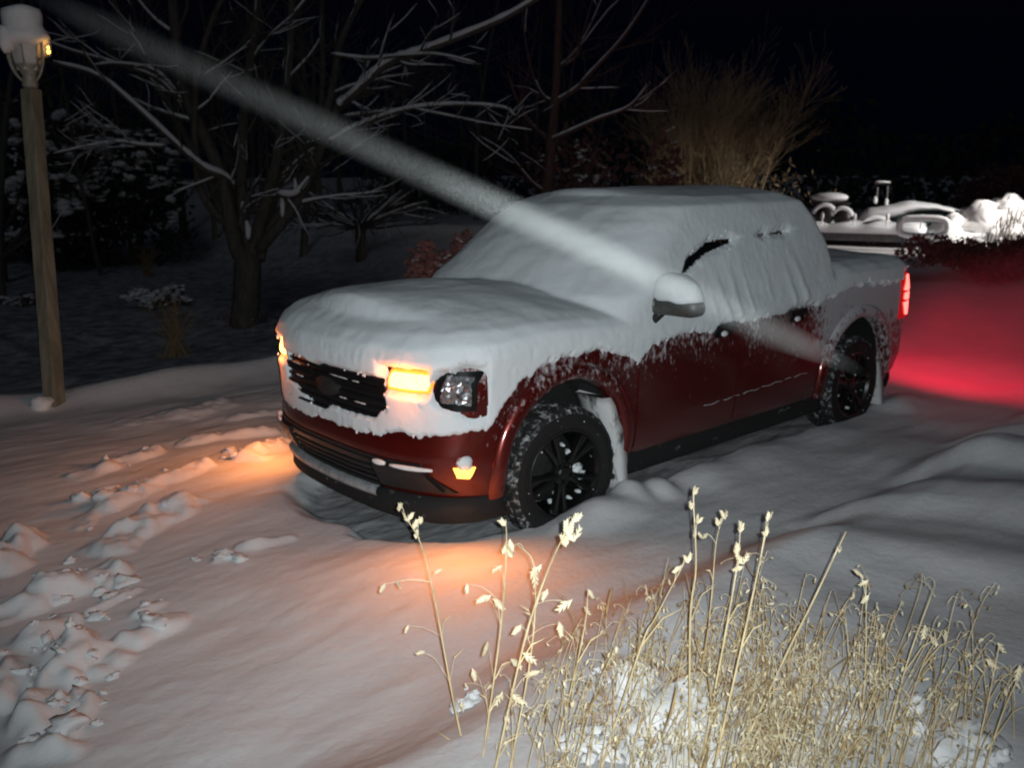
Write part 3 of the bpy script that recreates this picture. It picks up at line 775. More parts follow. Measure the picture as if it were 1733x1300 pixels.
def ground_z(x, y, fine=True):
    x = np.asarray(x, float); y = np.asarray(y, float); sh = x.shape; x = x.ravel(); y = y.ravel()
    P = np.stack([x, y, np.zeros_like(x)], 1)
    # the sheltered patch under the truck
    ax = np.abs(x+.0)/2.46; ay = np.abs(y)/(.86+.03*vn(P, 2.5, 3)); f = (ax**4+ay**4)**.25
    wob = .02*vn(P, 6, 8)
    under = 1-ss(.955+wob, 1.05+wob, f)
    z = .125*(1-under)
    z = z+.018*vn(P, 1.1, 1)*(1-under)+.012*vn(P, 2.6, 2)
    if fine:
        z = z+.004*fbm(P*np.array([.35, 1, 1]), 9, 3, 12)*(1+1.5*under)
    # lumps that rolled off along the tyres
    for cx, cy, w, h in ((1.06, .93, .11, .10), (.86, .98, .10, .085), (1.30, 1.0, .22, .075), (1.52, 1.02, .2, .06), (.5, .97, .25, .05), (-.2, .98, .4, .04), (-2.08, 1.0, .14, .06), (-2.3, .95, .16, .05), (-1.0, 1.0, .3, .03)):
        z = z+h*np.exp(-(((x-cx)/w)**2+((y-cy)/(.09+.3*w))**2)**1.3)
    # tyre rut of packed snow ahead and behind
    # left edge of the drive: a low ploughed ridge, then the yard drops away
    ye = -3.72+.10*np.sin(x*1.3)+.06*vn(P, .9, 6)
    u = y-ye
    z = z+.13*np.exp(-(u/.28)**2)*(1+.45*vn(P, 1.7, 15))
    lo = -.10-.115*np.clip(-u-.3, 0, 7)
    far = ss(9, 16, -u)
    yw = ss(-12, -7.5, x)
    z = np.where(u < 0, z*(1-yw*ss(0, .7, -u))+yw*ss(0, .7, -u)*(lo*(1-far)+(-1.0)*far+.05*fbm(P, 1.3, 3, 30)), z)
    # right bank along the drive with wind-carved scallops
    e = BANK_Y+.05*np.sin(x*2.2+.6)+.05*vn(P, 1.2, 5)
    v = y-e
    ph = (x+.20*np.clip(v, 0, 1.5)+.12*np.sin(2.2*np.clip(v, 0, 3)))/.98+.13+.10*vn(P, .8, 77)
    saw = ph-np.floor(ph); wave = np.where(saw < .72, saw/.72, (1-saw)/.28); wave = wave*wave*(3-2*wave)
    near = np.exp(-((x-.0)/2.4)**2*.5)
    z = np.where(v > -.05, z+(.21*ss(-.03, .55, v)+(.078*(wave-.4))*ss(-.05, .22, v)*(1-ss(1.2, 2.6, v))*ss(1.9, .7, x)+.035*vn(P, 1.4, 25)*ss(.1, .6, v)+.022*vn(P*np.array([1, .35, 1]), 3.1, 26)*ss(.0, .4, v)), z)
    # footpath
    if fine:
        cr = np.abs(fbm(P, 14, 3, 50)); dz = np.zeros_like(x)
        for a, b, w, h in PITS:
            d, t = seg_d(x, y, gxy(*a), gxy(*b)); dz = dz-h*.85*np.exp(-(d/w)**2)*(1+.4*vn(P, 9, 70))
        for a, b, w, h in LUMPS:
            d, t = seg_d(x, y, gxy(*a), gxy(*b)); d = d*(1+.30*vn(P, 9, 60)); k = np.clip(1-(d/w)**2/1.4, 0, 1)**.95
            dz = np.maximum(dz, dz*.45+h*.52*k*(1+.5*vn(P, 7, 61)+.30*vn(P, 17, 62)+.12*vn(P, 40, 63)))
        z = z+dz
    return z.reshape(sh)
def axis_pts(lo, a, b, hi, fine, grow=1.13):
    c = list(np.arange(a, b, fine)); s = fine; v = c[-1]
    while v < hi: s *= grow; v += s; c.append(v)
    s = fine; v = c[0]; L = []
    while v > lo: s *= grow; v -= s; L.append(v)
    return np.array(L[::-1]+c)
gx = axis_pts(-190, -1.6, 4.75, 60, .0165, 1.12); gy = axis_pts(-190, -3.0, 3.0, 60, .0165, 1.12)
GX, GY = np.meshgrid(gx, gy, indexing='ij'); GZ = ground_z(GX, GY)
n1, n2 = GX.shape; idx = np.arange(n1*n2).reshape(n1, n2)
Fq = np.stack([idx[:-1, :-1], idx[1:, :-1], idx[1:, 1:], idx[:-1, 1:]], -1).reshape(-1, 4)
def ground_mat():
    m, nt, b = mat('ground_snow'); v = coords(nt)
    f = math_(nt, 'ADD', noise(nt, coords(nt, (1, 1, 1)), 24, 5, .62), math_(nt, 'MULTIPLY', noise(nt, v, 300, 2), .25))
    c = ramp(nt, noise(nt, v, 2.2, 4), [(.3, (.60, .605, .615)), (.7, (.68, .68, .69))])
    # thin, dirty, wheel-packed snow on gravel in the sheltered patch under the truck
    tc = nd(nt, 'ShaderNodeTexCoord'); sx = nd(nt, 'ShaderNodeSeparateXYZ'); nt.links.new(tc.outputs['Object'], sx.inputs[0])
    zz = math_(nt, 'ADD', sx.outputs['Z'], math_(nt, 'MULTIPLY', noise(nt, coords(nt, (.12, 1, 1)), 26, 4), -.05))
    mr = nd(nt, 'ShaderNodeMapRange'); nt.links.new(zz, mr.inputs['Value']); mr.inputs['From Min'].default_value = -.012; mr.inputs['From Max'].default_value = .035
    yb = math_(nt, 'MULTIPLY', math_(nt, 'LESS_THAN', math_(nt, 'ABSOLUTE', sx.outputs['Y']), 1.0), math_(nt, 'LESS_THAN', math_(nt, 'ABSOLUTE', sx.outputs['X']), 2.6))
    dirt = math_(nt, 'MULTIPLY', math_(nt, 'SUBTRACT', 1.0, mr.outputs[0]), yb)
    gr = ramp(nt, noise(nt, coords(nt, (.25, 1, 1)), 30, 5, .7), [(.35, (.17, .175, .18)), (.62, (.42, .43, .44))])
    mx = nd(nt, 'ShaderNodeMix', _data_type='RGBA'); nt.links.new(math_(nt, 'MULTIPLY', dirt, .85), mx.inputs['Factor']); nt.links.new(c, mx.inputs[6]); nt.links.new(gr, mx.inputs[7])
    # beyond the ridge the yard colour breaks into dark grey and pale patches
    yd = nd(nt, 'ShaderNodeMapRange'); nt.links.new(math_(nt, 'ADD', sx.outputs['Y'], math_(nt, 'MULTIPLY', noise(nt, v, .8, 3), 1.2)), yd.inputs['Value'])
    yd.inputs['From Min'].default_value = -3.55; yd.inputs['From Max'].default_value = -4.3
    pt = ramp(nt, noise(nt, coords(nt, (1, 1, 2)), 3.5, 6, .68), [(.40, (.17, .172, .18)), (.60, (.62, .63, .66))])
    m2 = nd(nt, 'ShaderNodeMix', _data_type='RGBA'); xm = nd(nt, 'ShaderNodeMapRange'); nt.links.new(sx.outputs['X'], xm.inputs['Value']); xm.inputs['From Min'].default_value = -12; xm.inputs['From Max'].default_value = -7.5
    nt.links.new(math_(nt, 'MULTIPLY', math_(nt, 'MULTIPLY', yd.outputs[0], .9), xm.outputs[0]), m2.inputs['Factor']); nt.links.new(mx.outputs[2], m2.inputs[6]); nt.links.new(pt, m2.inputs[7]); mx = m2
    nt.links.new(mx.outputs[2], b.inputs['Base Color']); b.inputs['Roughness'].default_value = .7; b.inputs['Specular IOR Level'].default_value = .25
    bump(nt, b, f, .5, .010); return m
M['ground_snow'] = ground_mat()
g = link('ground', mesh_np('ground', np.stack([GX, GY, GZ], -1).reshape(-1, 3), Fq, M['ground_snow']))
tag(g, kind='structure')
def gz(x, y): return float(ground_z(np.array([x]), np.array([y]), False)[0])
def hit(px, py, tmax=70):
    """where the photo's sight line meets the built ground"""
    ts = np.linspace(1.2, tmax, 4000); Q = CAMLOC+ts[:, None]*ray(px, py)
    k = np.nonzero(Q[:, 2] < ground_z(Q[:, 0], Q[:, 1], False))[0]
    return Q[k[0]] if len(k) else Q[-1]

# ================================================================== LAMP POST
pb = hit(93, 684); print('post', pb)
dpost = float((pb-CAMLOC)@FW)
topP = at(52, 150, dpost)
lp = empty('lamp_post', pb)
tag(lp, 'weathered square wooden lamp post carrying a snow-capped lantern', 'lamp post')
def loc(p): return np.asarray(p)-pb
mb = MB(); ax_ = loc(topP); wv = np.array([.07, .07])
V = []
ca, sa = math.cos(.55), math.sin(.55)
for t in np.linspace(-.04, 1.0, 16):
    w = .060-.003*t
    for x, y in ((-1, -1), (1, -1), (1, 1), (-1, 1)): V.append(ax_*t+np.array([(x*ca-y*sa)*w, (x*sa+y*ca)*w, 0])+.002*RNG.normal(0, 1, 3))
mb.add(V, [(i*4+j, i*4+(j+1) % 4, i*4+4+(j+1) % 4, i*4+4+j) for i in range(15) for j in range(4)]+[(60, 61, 62, 63)])
mb.build('post', M['wood'], lp, False, .008)
T = ax_
LZ = np.array([1, 1, .9])
lan = MB()
lan.add(*[np.array(lathe([(0, .02), (.05, .0), (.062, .03), (.05, .10), (.085, .16), (.10, .19)], 16)[0])[:, [0, 2, 1]]+T, lathe([(0, .02), (.05, 0), (.062, .03), (.05, .10), (.085, .16), (.10, .19)], 16)[1]])
for k in range(6):
    a = 2*math.pi*k/6; lan.tube([T+[.09*math.cos(a), .09*math.sin(a), .17], T+[.125*math.cos(a), .125*math.sin(a), .42]], .007, 5)
for a in (.2, 2.2, 4.2, 5.4):
    e = np.array([math.cos(a), math.sin(a), 0]); lan.tube(catmull([T+.06*e+[0, 0, .06], T+.11*e+[0, 0, .12], T+.145*e+[0, 0, .22], T+.15*e+[0, 0, .38]]), .012, 5)
lo = lan.build('lantern_frame', M['lantern'], lp)
m_g, nt, b = mat('lantern_frosted_glass'); b.inputs['Base Color'].default_value = (.6, .6, .58, 1); b.inputs['Roughness'].default_value = .25
v = coords(nt); nt.links.new(ramp(nt, noise(nt, v, 9, 3), [(.3, (.52, .51, .49)), (.7, (.68, .67, .65))]), b.inputs['Base Color'])
gl = MB(); V, F_ = lathe([(.0, .13), (.085, .16), (.118, .40), (.0, .41)], 6); gl.add(np.array(V)[:, [0, 2, 1]]*LZ+T, F_); gl.build('lantern_glass', m_g, lo, False)
sn = MB(); V, F_ = lathe([(.0, .36), (.14, .37), (.185, .43), (.17, .48), (.150, .53), (.148, .63), (.135, .675), (.08, .695), (.0, .70)], 28)
V = np.array(V)[:, [0, 2, 1]]; V = V+.010*np.stack([vn(V, 9, 1), vn(V, 9, 2), vn(V, 9, 3)], 1); sn.add(V*LZ+T, F_)
for a in (3.6, .4): sn.blob(T+np.array([.17*math.cos(a), .17*math.sin(a), .36]), (.06, .06, .10), int(a*9), .3)
sn.build('snow_cap', M['snow_lump'], lp)
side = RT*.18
bl = MB(); bl.blob(T+side+[0, 0, .285], (.014, .014, .016), 3, .05); bl.blob(T+side+[0, 0, .318], (.010, .010, .012), 4, .05)  # lantern's amber reflection modelled as glowing beads, no real bulb
bo = bl.build('amber_glint', M['glint_glow'], lp)
mb = MB(); mb.tube([T+side*.4+[0, 0, .22], T+side+[0, 0, .265]], .008, 6); mb.build('glint_arm', M['brass'], lp)
mb = MB(); q = loc(hit(70, 690)); mb.blob(q+[0, 0, .02], (.09, .09, .07), 8, .3); mb.build('snow_foot', M['snow_lump'], lp)

# ================================================================== TREES
def grow(wood, snow, P0, D0, L, R, depth, rnd, spread=.55, up=.10, kids=(2, 4), snowy=.5, k=5, rmin=.003):
    """one wandering limb with side limbs"""
    n = max(4, int(L/.22)+2); n = min(n, 9); P = [np.array(P0)]; D = np.array(D0, float); D /= np.linalg.norm(D)
    for i in range(n):
        D = D+np.array([rnd.gauss(0, .10), rnd.gauss(0, .10), rnd.gauss(0, .07)+up*.25]); D /= np.linalg.norm(D); P.append(P[-1]+D*L/n)
    P = np.array(P); Rr = np.linspace(R, max(rmin, R*.35), len(P)); wood.tube(P, Rr, k if depth > 1 else 4, False)
    if snow is not None and depth > 0 and rnd.random() < snowy: snow_on(snow, P, Rr, rnd)
    if depth <= 0: return
    for c in range(rnd.randint(*kids)):
        t = rnd.uniform(.25, .98); i = int(t*(len(P)-1)); i = min(i, len(P)-2); d = P[i+1]-P[i]; d /= np.linalg.norm(d)
        s = np.array([rnd.gauss(0, 1) for _ in range(3)]); s -= d*(s@d); s /= np.linalg.norm(s)
        grow(wood, snow, P[i], d*math.cos(spread)+s*math.sin(spread)+np.array([0, 0, up]), L*rnd.uniform(.45, .72), Rr[i]*rnd.uniform(.45, .65), depth-1, rnd, spread, up, kids, snowy, k, rmin)
def snow_on(snow, P, R, rnd, k=6, big=1.0):
    """a ridge of snow lying on the upper side of a limb"""
    P = np.asarray(P); R = np.asarray(R); d = np.gradient(P, axis=0); d /= np.linalg.norm(d, axis=1)[:, None]+1e-9
    ok = np.abs(d[:, 2]) < .86; i = 0
    while i < len(P):
        if ok[i]:
            j = i
            while j+1 < len(P) and ok[j+1]: j += 1
            if j-i >= 2:
                Q = P[i:j+1].copy(); r = R[i:j+1]*(.80+.3*np.array([rnd.random() for _ in range(j-i+1)]))*big+.004
                Q[:, 2] += R[i:j+1]*.55+r*.45; r[0] *= .3; r[-1] *= .3; snow.tube(Q, r, k)
            i = j+1
        else: i += 1
def limb(px, depth0, depth1=None):
    """photo polyline -> limb in space, its depth running from depth0 to depth1"""
    depth1 = depth0 if depth1 is None else depth1; n = len(px)
    return catmull([at(x, y, depth0+(depth1-depth0)*i/(n-1)) for i, (x, y) in enumerate(px)], 5)

rnd = random.Random(3)
# --- the big multi-stemmed tree left of the truck
tb = hit(412, 552); D1 = float((tb-CAMLOC)@FW); print('tree1', tb, D1)
tr = empty('bare_tree', tb); tag(tr, 'large bare multi-stemmed tree with snow in its forks, behind the hood', 'tree')
def rel(P): return np.asarray(P)-tb
wood, snow = MB(), MB()
stems = [([(412, 556), (418, 500), (420, 430)], D1, D1, .27, .25), ([(418, 450), (398, 410), (372, 290), (312, 150), (292, 0), (285, -120)], D1, D1-.5, .17, .07),
         ([(420, 440), (409, 330), (414, 170), (430, 60), (440, -80)], D1, D1+.8, .13, .06), ([(424, 440), (440, 380), (470, 260), (490, 100), (495, -90)], D1, D1+.3, .15, .06),
         ([(430, 430), (455, 390), (520, 290), (560, 160), (580, 60), (645, -60)], D1, D1+1.0, .13, .05), ([(436, 425), (500, 345), (548, 240), (578, 168)], D1, D1-.6, .12, .07),
         ([(400, 420), (350, 300), (270, 150), (200, 20), (170, -80)], D1, D1+1.4, .10, .04), ([(440, 440), (475, 300), (540, 200), (545, 0)], D1, D1+1.8, .10, .05),
         ([(404, 400), (340, 320), (330, 160), (350, 60), (400, -60)], D1, D1-1, .09, .04)]
for px, d0, d1, r0, r1 in stems:
    P = limb(px, d0, d1); R = np.linspace(r0, r1, len(P)); wood.tube(rel(P), R, 9)
    if len(px) > 3:
        for c in range(9):
            i = rnd.randint(len(P)//3, len(P)-2); d = P[i+1]-P[i]; d /= np.linalg.norm(d); s = np.array([rnd.gauss(0, 1), rnd.gauss(0, 1), rnd.gauss(0, .5)]); s -= d*(s@d); s /= np.linalg.norm(s)
            grow(wood, snow, rel(P[i]), d*.6+s*.8, rnd.uniform(.9, 1.9), R[i]*.35, 2, rnd, .6, .12, (2, 4), .30)
# the snow-lined side limbs one can follow in the photograph
for px, d0, d1, r0, r1, b in [([(395, 320), (378, 300), (345, 285), (310, 255), (230, 180), (165, 128), (90, 105)], D1, D1-1.6, .075, .03, 1.0), ([(280, 248), (240, 246), (200, 240), (150, 247), (90, 260)], D1-1, D1-1.8, .032, .012, 1.1),
                              ([(575, 182), (600, 160), (650, 112), (700, 92), (760, 70), (850, 32), (915, -6)], D1-.6, D1-2.2, .075, .04, 1.1), ([(560, 92), (620, 99), (680, 94), (740, 92), (805, 106)], D1-.8, D1-2, .032, .016, 1.0),
                              ([(560, 242), (590, 222), (640, 200), (700, 183), (780, 177), (850, 182), (872, 196)], D1-.5, D1-1.9, .05, .018, 1.1), ([(580, 198), (640, 190), (700, 184)], D1-.5, D1-1.0, .035, .02, 1.0),
                              ([(700, 184), (770, 198), (830, 210), (900, 220)], D1-1.4, D1-2.2, .022, .010, .9), ([(300, 160), (260, 120), (200, 108), (160, 110)], D1-.4, D1-1.4, .05, .02, .9), ([(60, 62), (120, 85), (190, 105), (260, 130), (300, 165)], D1-1.5, D1-.5, .02, .04, .8),
                              ([(470, 330), (500, 330), (525, 300), (535, 270)], D1-.3, D1-.5, .05, .03, 1.4), ([(405, 385), (412, 350), (425, 325), (428, 300)], D1-.3, D1-.3, .04, .02, 1.2)]:
    P = limb(px, d0, d1); R = np.linspace(r0, r1, len(P)); wood.tube(rel(P), R, 7); snow_on(snow, rel(P), R, rnd, 7, b)
    for c in range(7):
        i = rnd.randint(2, len(P)-2); d = P[i+1]-P[i]; d /= np.linalg.norm(d); s = np.array([rnd.gauss(0, 1), rnd.gauss(0, 1), rnd.gauss(0, .7)]); s -= d*(s@d); s /= np.linalg.norm(s)
        grow(wood, snow, rel(P[i]), d*.7+s*.7, rnd.uniform(.6, 1.3), R[i]*.4, 2, rnd, .6, .05, (2, 4), .5)
# snow wedged in the forks
for px, py, sx, sz, dd in ((420, 392, .075, .20, -.20), (412, 352, .07, .12, -.15), (478, 352, .06, .24, -.22), (500, 318, .05, .18, -.18), (575, 172, .09, .07, -.72)):
    dd -= .03; a_ = D1/1536.6; P = np.array([rel(at(px+(rnd.random()-.5)*sx/a_*.9, py-sz/a_*1.05, D1+dd)), rel(at(px, py-sz/a_*.3, D1+dd)), rel(at(px, py+sz/a_*.45, D1+dd)), rel(at(px, py+sz/a_*.75, D1+dd+.05))]); snow.tube(catmull(P, 4), [sx*.35, sx*.8, sx*.6, .012], 8)
wood.build('trunk', M['bark'], tr); snow.build('branch_snow', M['snow_branch'], tr)['kind'] = 'stuff'
# leaf litter and root skirt under it
mb = MB()
for i in range(160):
    a = rnd.uniform(0, 6.28); r = rnd.gauss(.35, .25); c = np.array([r*math.cos(a), r*math.sin(a), rnd.uniform(.02, .28)]); s = .03
    d1 = np.array([rnd.gauss(0, 1) for _ in range(3)]); d1 /= np.linalg.norm(d1); d2 = np.cross(d1, [rnd.random(), 1, .3]); d2 /= np.linalg.norm(d2)
    mb.add([c-d1*s, c+d2*s*.6, c+d1*s, c-d2*s*.6], [(0, 1, 2, 3)])
mb.build('clinging_leaves', M['leaf_red'], tr, False)

# --- reddish tree with a tall straight trunk behind the roof
D2 = 17.0; t2 = at(925, 345, D2); t2[2] = gz(t2[0], t2[1]); tr2 = empty('bare_tree', t2)
tag(tr2, 'slim reddish bare tree with straight trunk and V-shaped boughs behind the truck roof', 'tree')
def rel2(P): return np.asarray(P)-t2
wood, snow = MB(), MB()
P = catmull([t2-[0, 0, .2]]+[at(x, y, D2) for x, y in ((925, 340), (932, 250), (939, 170), (943, 90), (948, -60))], 5); wood.tube(rel2(P), np.linspace(.13, .06, len(P)), 8)
for px, d1, r, b in [([(940, 172), (975, 150), (1000, 122), (1060, 55), (1120, -40)], D2-1, .05, .9), ([(937, 172), (918, 160), (900, 120), (888, 60), (880, -40)], D2+.6, .04, .8), ([(931, 238), (960, 225), (1010, 202), (1065, 180), (1100, 140)], D2-1.2, .05, 1.1), ([(927, 235), (905, 215), (880, 180), (858, 120)], D2-.6, .04, .8),
                     ([(922, 325), (900, 308), (870, 272), (845, 250)], D2-.8, .035, 1.0), ([(945, 115), (975, 85), (1000, 40), (1030, -30)], D2+.8, .035, .7), ([(925, 292), (905, 275), (880, 258)], D2-1, .03, 1.0), ([(955, 110), (975, 95), (985, 60), (1005, -10)], D2, .03, .7)]:
    P = limb(px, D2, d1); R = np.linspace(r, r*.45, len(P)); wood.tube(rel2(P), R, 6); snow_on(snow, rel2(P), R*.7, rnd, 6, b)
    for c in range(8):
        i = rnd.randint(2, len(P)-2); d = P[i+1]-P[i]; d /= np.linalg.norm(d); s = np.array([rnd.gauss(0, 1), rnd.gauss(0, 1), rnd.gauss(0, .6)]); s -= d*(s@d); s /= np.linalg.norm(s)
        grow(wood, snow, rel2(P[i]), d*.75+s*.6, rnd.uniform(.6, 1.4), R[i]*.4, 1, rnd, .5, .15, (2, 4), .3)
wood.build('trunk', M['bark_red'], tr2); snow.build('branch_snow', M['snow_branch'], tr2)['kind'] = 'stuff'

# --- small dark drooping tree between them
t3 = hit(612, 440); D3 = float((t3-CAMLOC)@FW); tr3 = empty('bare_tree', t3); tag(tr3, 'small dark round-headed tree on a short trunk beyond the hood', 'tree')
wood, snow = MB(), MB(); hgt = float((at(612, 385, D3)-t3)[2])
wood.tube([(0, 0, -.2), (.02, 0, hgt*.5), (0, .02, hgt)], [.17, .15, .17], 8)
for i in range(26):
    a = rnd.uniform(0, 6.28); grow(wood, snow, (0, 0, hgt), (math.cos(a), math.sin(a), rnd.uniform(.1, .9)), rnd.uniform(1.4, 2.4), .05, 2, rnd, .6, -.05, (2, 4), .35)
wood.build('trunk', M['bark'], tr3); snow.build('branch_snow', M['snow_branch'], tr3)['kind'] = 'stuff'

# --- twiggy fan-shaped tree lit at its foot
D4 = 27.0; b4 = at(1198, 395, D4); b4[2] = gz(b4[0], b4[1]); tr4 = empty('twiggy_tree', b4); tag(tr4, 'broad fan-shaped tan twiggy tree rising behind the cab', 'tree')
wood = MB()
for i in range(46):
    a = rnd.uniform(0, 6.28); lean = min(abs(rnd.gauss(0, .42)), .95); d = np.array([math.sin(lean)*math.cos(a), math.sin(lean)*math.sin(a), math.cos(lean)])
    p0 = np.array([rnd.gauss(0, .35), rnd.gauss(0, .35), -.1]); L = rnd.uniform(2.2, 3.5)*(1-.25*lean)
    grow(wood, None, p0, d, L, .035, 3, rnd, .42, .10, (4, 6), 0, 4, .005)
wood.build('stems', M['twig_tan'], tr4)
lf = MB()
for i in range(1500):
    a = rnd.uniform(-.9, 1.9); r = abs(rnd.gauss(1.3, .75)); z = abs(rnd.gauss(.9, .65)); c = np.array([0., 0, z])+RT*r*rnd.uniform(-.6, 1.25)+np.array([rnd.gauss(0, .5), rnd.gauss(0, .5), 0])
    d1 = np.array([rnd.gauss(0, .5), rnd.gauss(0, .5), -1+rnd.gauss(0, .7)]); d1 /= np.linalg.norm(d1); d2 = np.cross(d1, [rnd.gauss(0, 1), rnd.gauss(0, 1), .2]); d2 /= np.linalg.norm(d2); s = rnd.uniform(.05, .13)
    lf.add([c-d1*s, c+d2*s*.25, c+d1*s, c-d2*s*.25], [(0, 1, 2, 3)])
lf.build('dead_leaves', M['twig_tan'], tr4, False)

# --- leafy shrubs
def leaf_mass(name, base, ext, n, size, m, label, cat, seed, snow_n=0, snow_r=.05, stems=14, holes=3.0, parent_loc=None, lobes=7):
    rn = random.Random(seed); o = empty(name, base); tag(o, label, cat)
    L = [(np.array([rn.uniform(-.75, .75)*ext[0], rn.uniform(-.75, .75)*ext[1], rn.uniform(.25, .85)*ext[2]]), rn.uniform(.25, .55)) for _ in range(lobes)]
    mb, sb, wb = MB(), MB(), MB()
    for i in range(n):
        c0, q = rn.choice(L); v = np.array([rn.gauss(0, 1) for _ in range(3)]); v /= np.linalg.norm(v); v *= rn.random()**.4
        c = c0+v*q*np.array(ext); 
        if c[2] < .02: continue
        d1 = np.array([rn.gauss(0, 1) for _ in range(3)]); d1 /= np.linalg.norm(d1); d2 = np.cross(d1, [rn.gauss(0, 1), rn.gauss(0, 1), rn.gauss(0, 1)]); d2 /= np.linalg.norm(d2); s = size*rn.uniform(.5, 1.4)
        nn = np.cross(d1, d2)*s*.25
        mb.add([c-d1*s, c+d2*s*.55+nn, c+d1*s, c-d2*s*.55+nn], [(0, 1, 2, 3)])
    for i in range(snow_n):
        c0, q = rn.choice(L); v = np.array([rn.gauss(0, 1), rn.gauss(0, 1), abs(rn.gauss(0, 1))]); v /= np.linalg.norm(v); c = c0+v*q*np.array(ext)*rn.uniform(.6, 1.0)
        if c[2] < .05: continue
        s = snow_r*rn.uniform(.4, 1.3); hd = np.array([rn.gauss(0, 1), rn.gauss(0, 1), -.35]); hd /= np.linalg.norm(hd)
        for q in range(rn.randint(2, 5)): sb.blob(c+hd*s*1.5*q+np.array([rn.gauss(0, .3), rn.gauss(0, .3), rn.gauss(0, .2)])*s, (s*rn.uniform(.7, 1.5), s*rn.uniform(.7, 1.5), s*rn.uniform(.3, .6)), rn.randint(0, 999), .6, 8, 5)
    for i in range(stems):
        c0, q = rn.choice(L); wb.tube(catmull([np.array([rn.gauss(0, .1)*ext[0], rn.gauss(0, .1)*ext[1], -.05]), c0*.5+[0, 0, .1], c0]), np.linspace(.02, .008, 7), 4, False)
    mb.build('foliage', m, o, False); wb.build('stems', M['bark'], o)
    if snow_n: sb.build('snow_clumps', M['snow_branch'], o)['kind'] = 'stuff'
    return o
def along(px, py, depth):
    p = at(px, py, depth); p[2] = gz(p[0], p[1]); return p
q = hit(165, 448); k_ = float((q-CAMLOC)@FW)/12.5; print('evergreen', q, k_)
leaf_mass('evergreen_shrub', q, (1.15*k_, 1.15*k_, 1.75*k_), 6200, .07*k_, M['needle'], 'tall dark evergreen shrub flecked with snow behind the lamp post', 'shrub', 21, 330, .062*k_, lobes=16)
leaf_mass('evergreen_shrub', hit(15, 440), (.8*k_, .8*k_, .8*k_), 1600, .07*k_, M['needle'], 'lower dark evergreen at the far left edge with a few snow clumps', 'shrub', 22, 60, .05)
p = hit(275, 520); leaf_mass('snowy_plant', p, (.62, .5, .42), 500, .05, M['leaf_dark'], 'low plant bowed under white snow clumps in the dark yard', 'plant', 23, 70, .065)
p = hit(40, 515); leaf_mass('snowy_plant', p, (.6, .5, .25), 350, .05, M['leaf_dark'], 'small snow-dusted plant left of the lamp post', 'plant', 24, 40, .05)
rb = along(742, 470, 12); rh = (at(742, 383, 12)[2]-rb[2])/1.15
leaf_mass('red_leaf_shrub', rb, (.55, .5, rh), 2300, .05, M['leaf_red2'], 'reddish-leaved shrub showing just above the hood snow', 'shrub', 25, 30, .03)
leaf_mass('red_leaf_shrub', along(1045, 360, 20), (1.5, 1.5, 2.6), 1500, .09, M['leaf_red'], 'sparse reddish-leaved shrub right of the slim tree', 'shrub', 26, 45, .05, lobes=12)
leaf_mass('dark_hedge', along(1700, 480, 15.5), (1.9, 1.0, .62), 6500, .05, M['leaf_dark'], 'low purple-brown hedge behind the tail lamp', 'hedge', 27, 0, lobes=16)
leaf_mass('dark_shrub', along(1690, 400, 31), (2.3, 1.5, 2.2), 2200, .10, M['leaf_dark'], 'tall dark brown shrub above the floodlit snow', 'shrub', 28, 0, lobes=14)
# thin dry plants in front of the big tree
for i, (px, py, lab) in enumerate(((300, 605, 'thin tuft of dry brown stems in the dark yard below the snowy plant'), (250, 470, 'sparse dry stems rising left of the big tree'))):
    q = hit(px, py); o = empty('dry_tuft', q); tag(o, lab, 'plant'); mb = MB()
    for k in range(70):
        a = rnd.uniform(0, 6.28); l = rnd.uniform(.35, .95); ln = abs(rnd.gauss(0, .3)); mb.tube(catmull([(rnd.gauss(0, .12), rnd.gauss(0, .12), -.02), (l*.5*ln*math.cos(a), l*.5*ln*math.sin(a), l*.55), (l*ln*1.5*math.cos(a), l*1.5*ln*math.sin(a), l)], 3), .004, 3, False)
    mb.build('stems', M['straw_brown'], o)
# the wood beyond: far trunks that read as one dark mass
wood, snow = MB(), MB()
for i in range(38):
    px = rnd.uniform(-150, 1060); dd = rnd.uniform(20, 42) if px < 560 else rnd.uniform(34, 48); b = along(px, 400, dd)
    P = [b-[0, 0, .2]]; d = np.array([rnd.gauss(0, .05), rnd.gauss(0, .05), 1]); L = rnd.uniform(6, 11); n = 7
    for k in range(n): d = d+np.array([rnd.gauss(0, .05), rnd.gauss(0, .05), 0]); d /= np.linalg.norm(d); P.append(P[-1]+d*L/n)
    P = np.array(P); r = rnd.uniform(.06, .17); wood.tube(P, np.linspace(r, .03, n+1), 6, False)
    for c in range(14):
        j = rnd.randint(1, n-1); a = rnd.uniform(0, 6.28); grow(wood, snow, P[j], (math.cos(a), math.sin(a), rnd.uniform(.2, 1)), rnd.uniform(1.0, 2.4), r*.35, 1, rnd, .6, .1, (2, 4), .3)
fw = wood.build('far_wood', M['bark'], None); tag(fw, 'dark bare wood far beyond the yard', 'wood', kind='stuff')

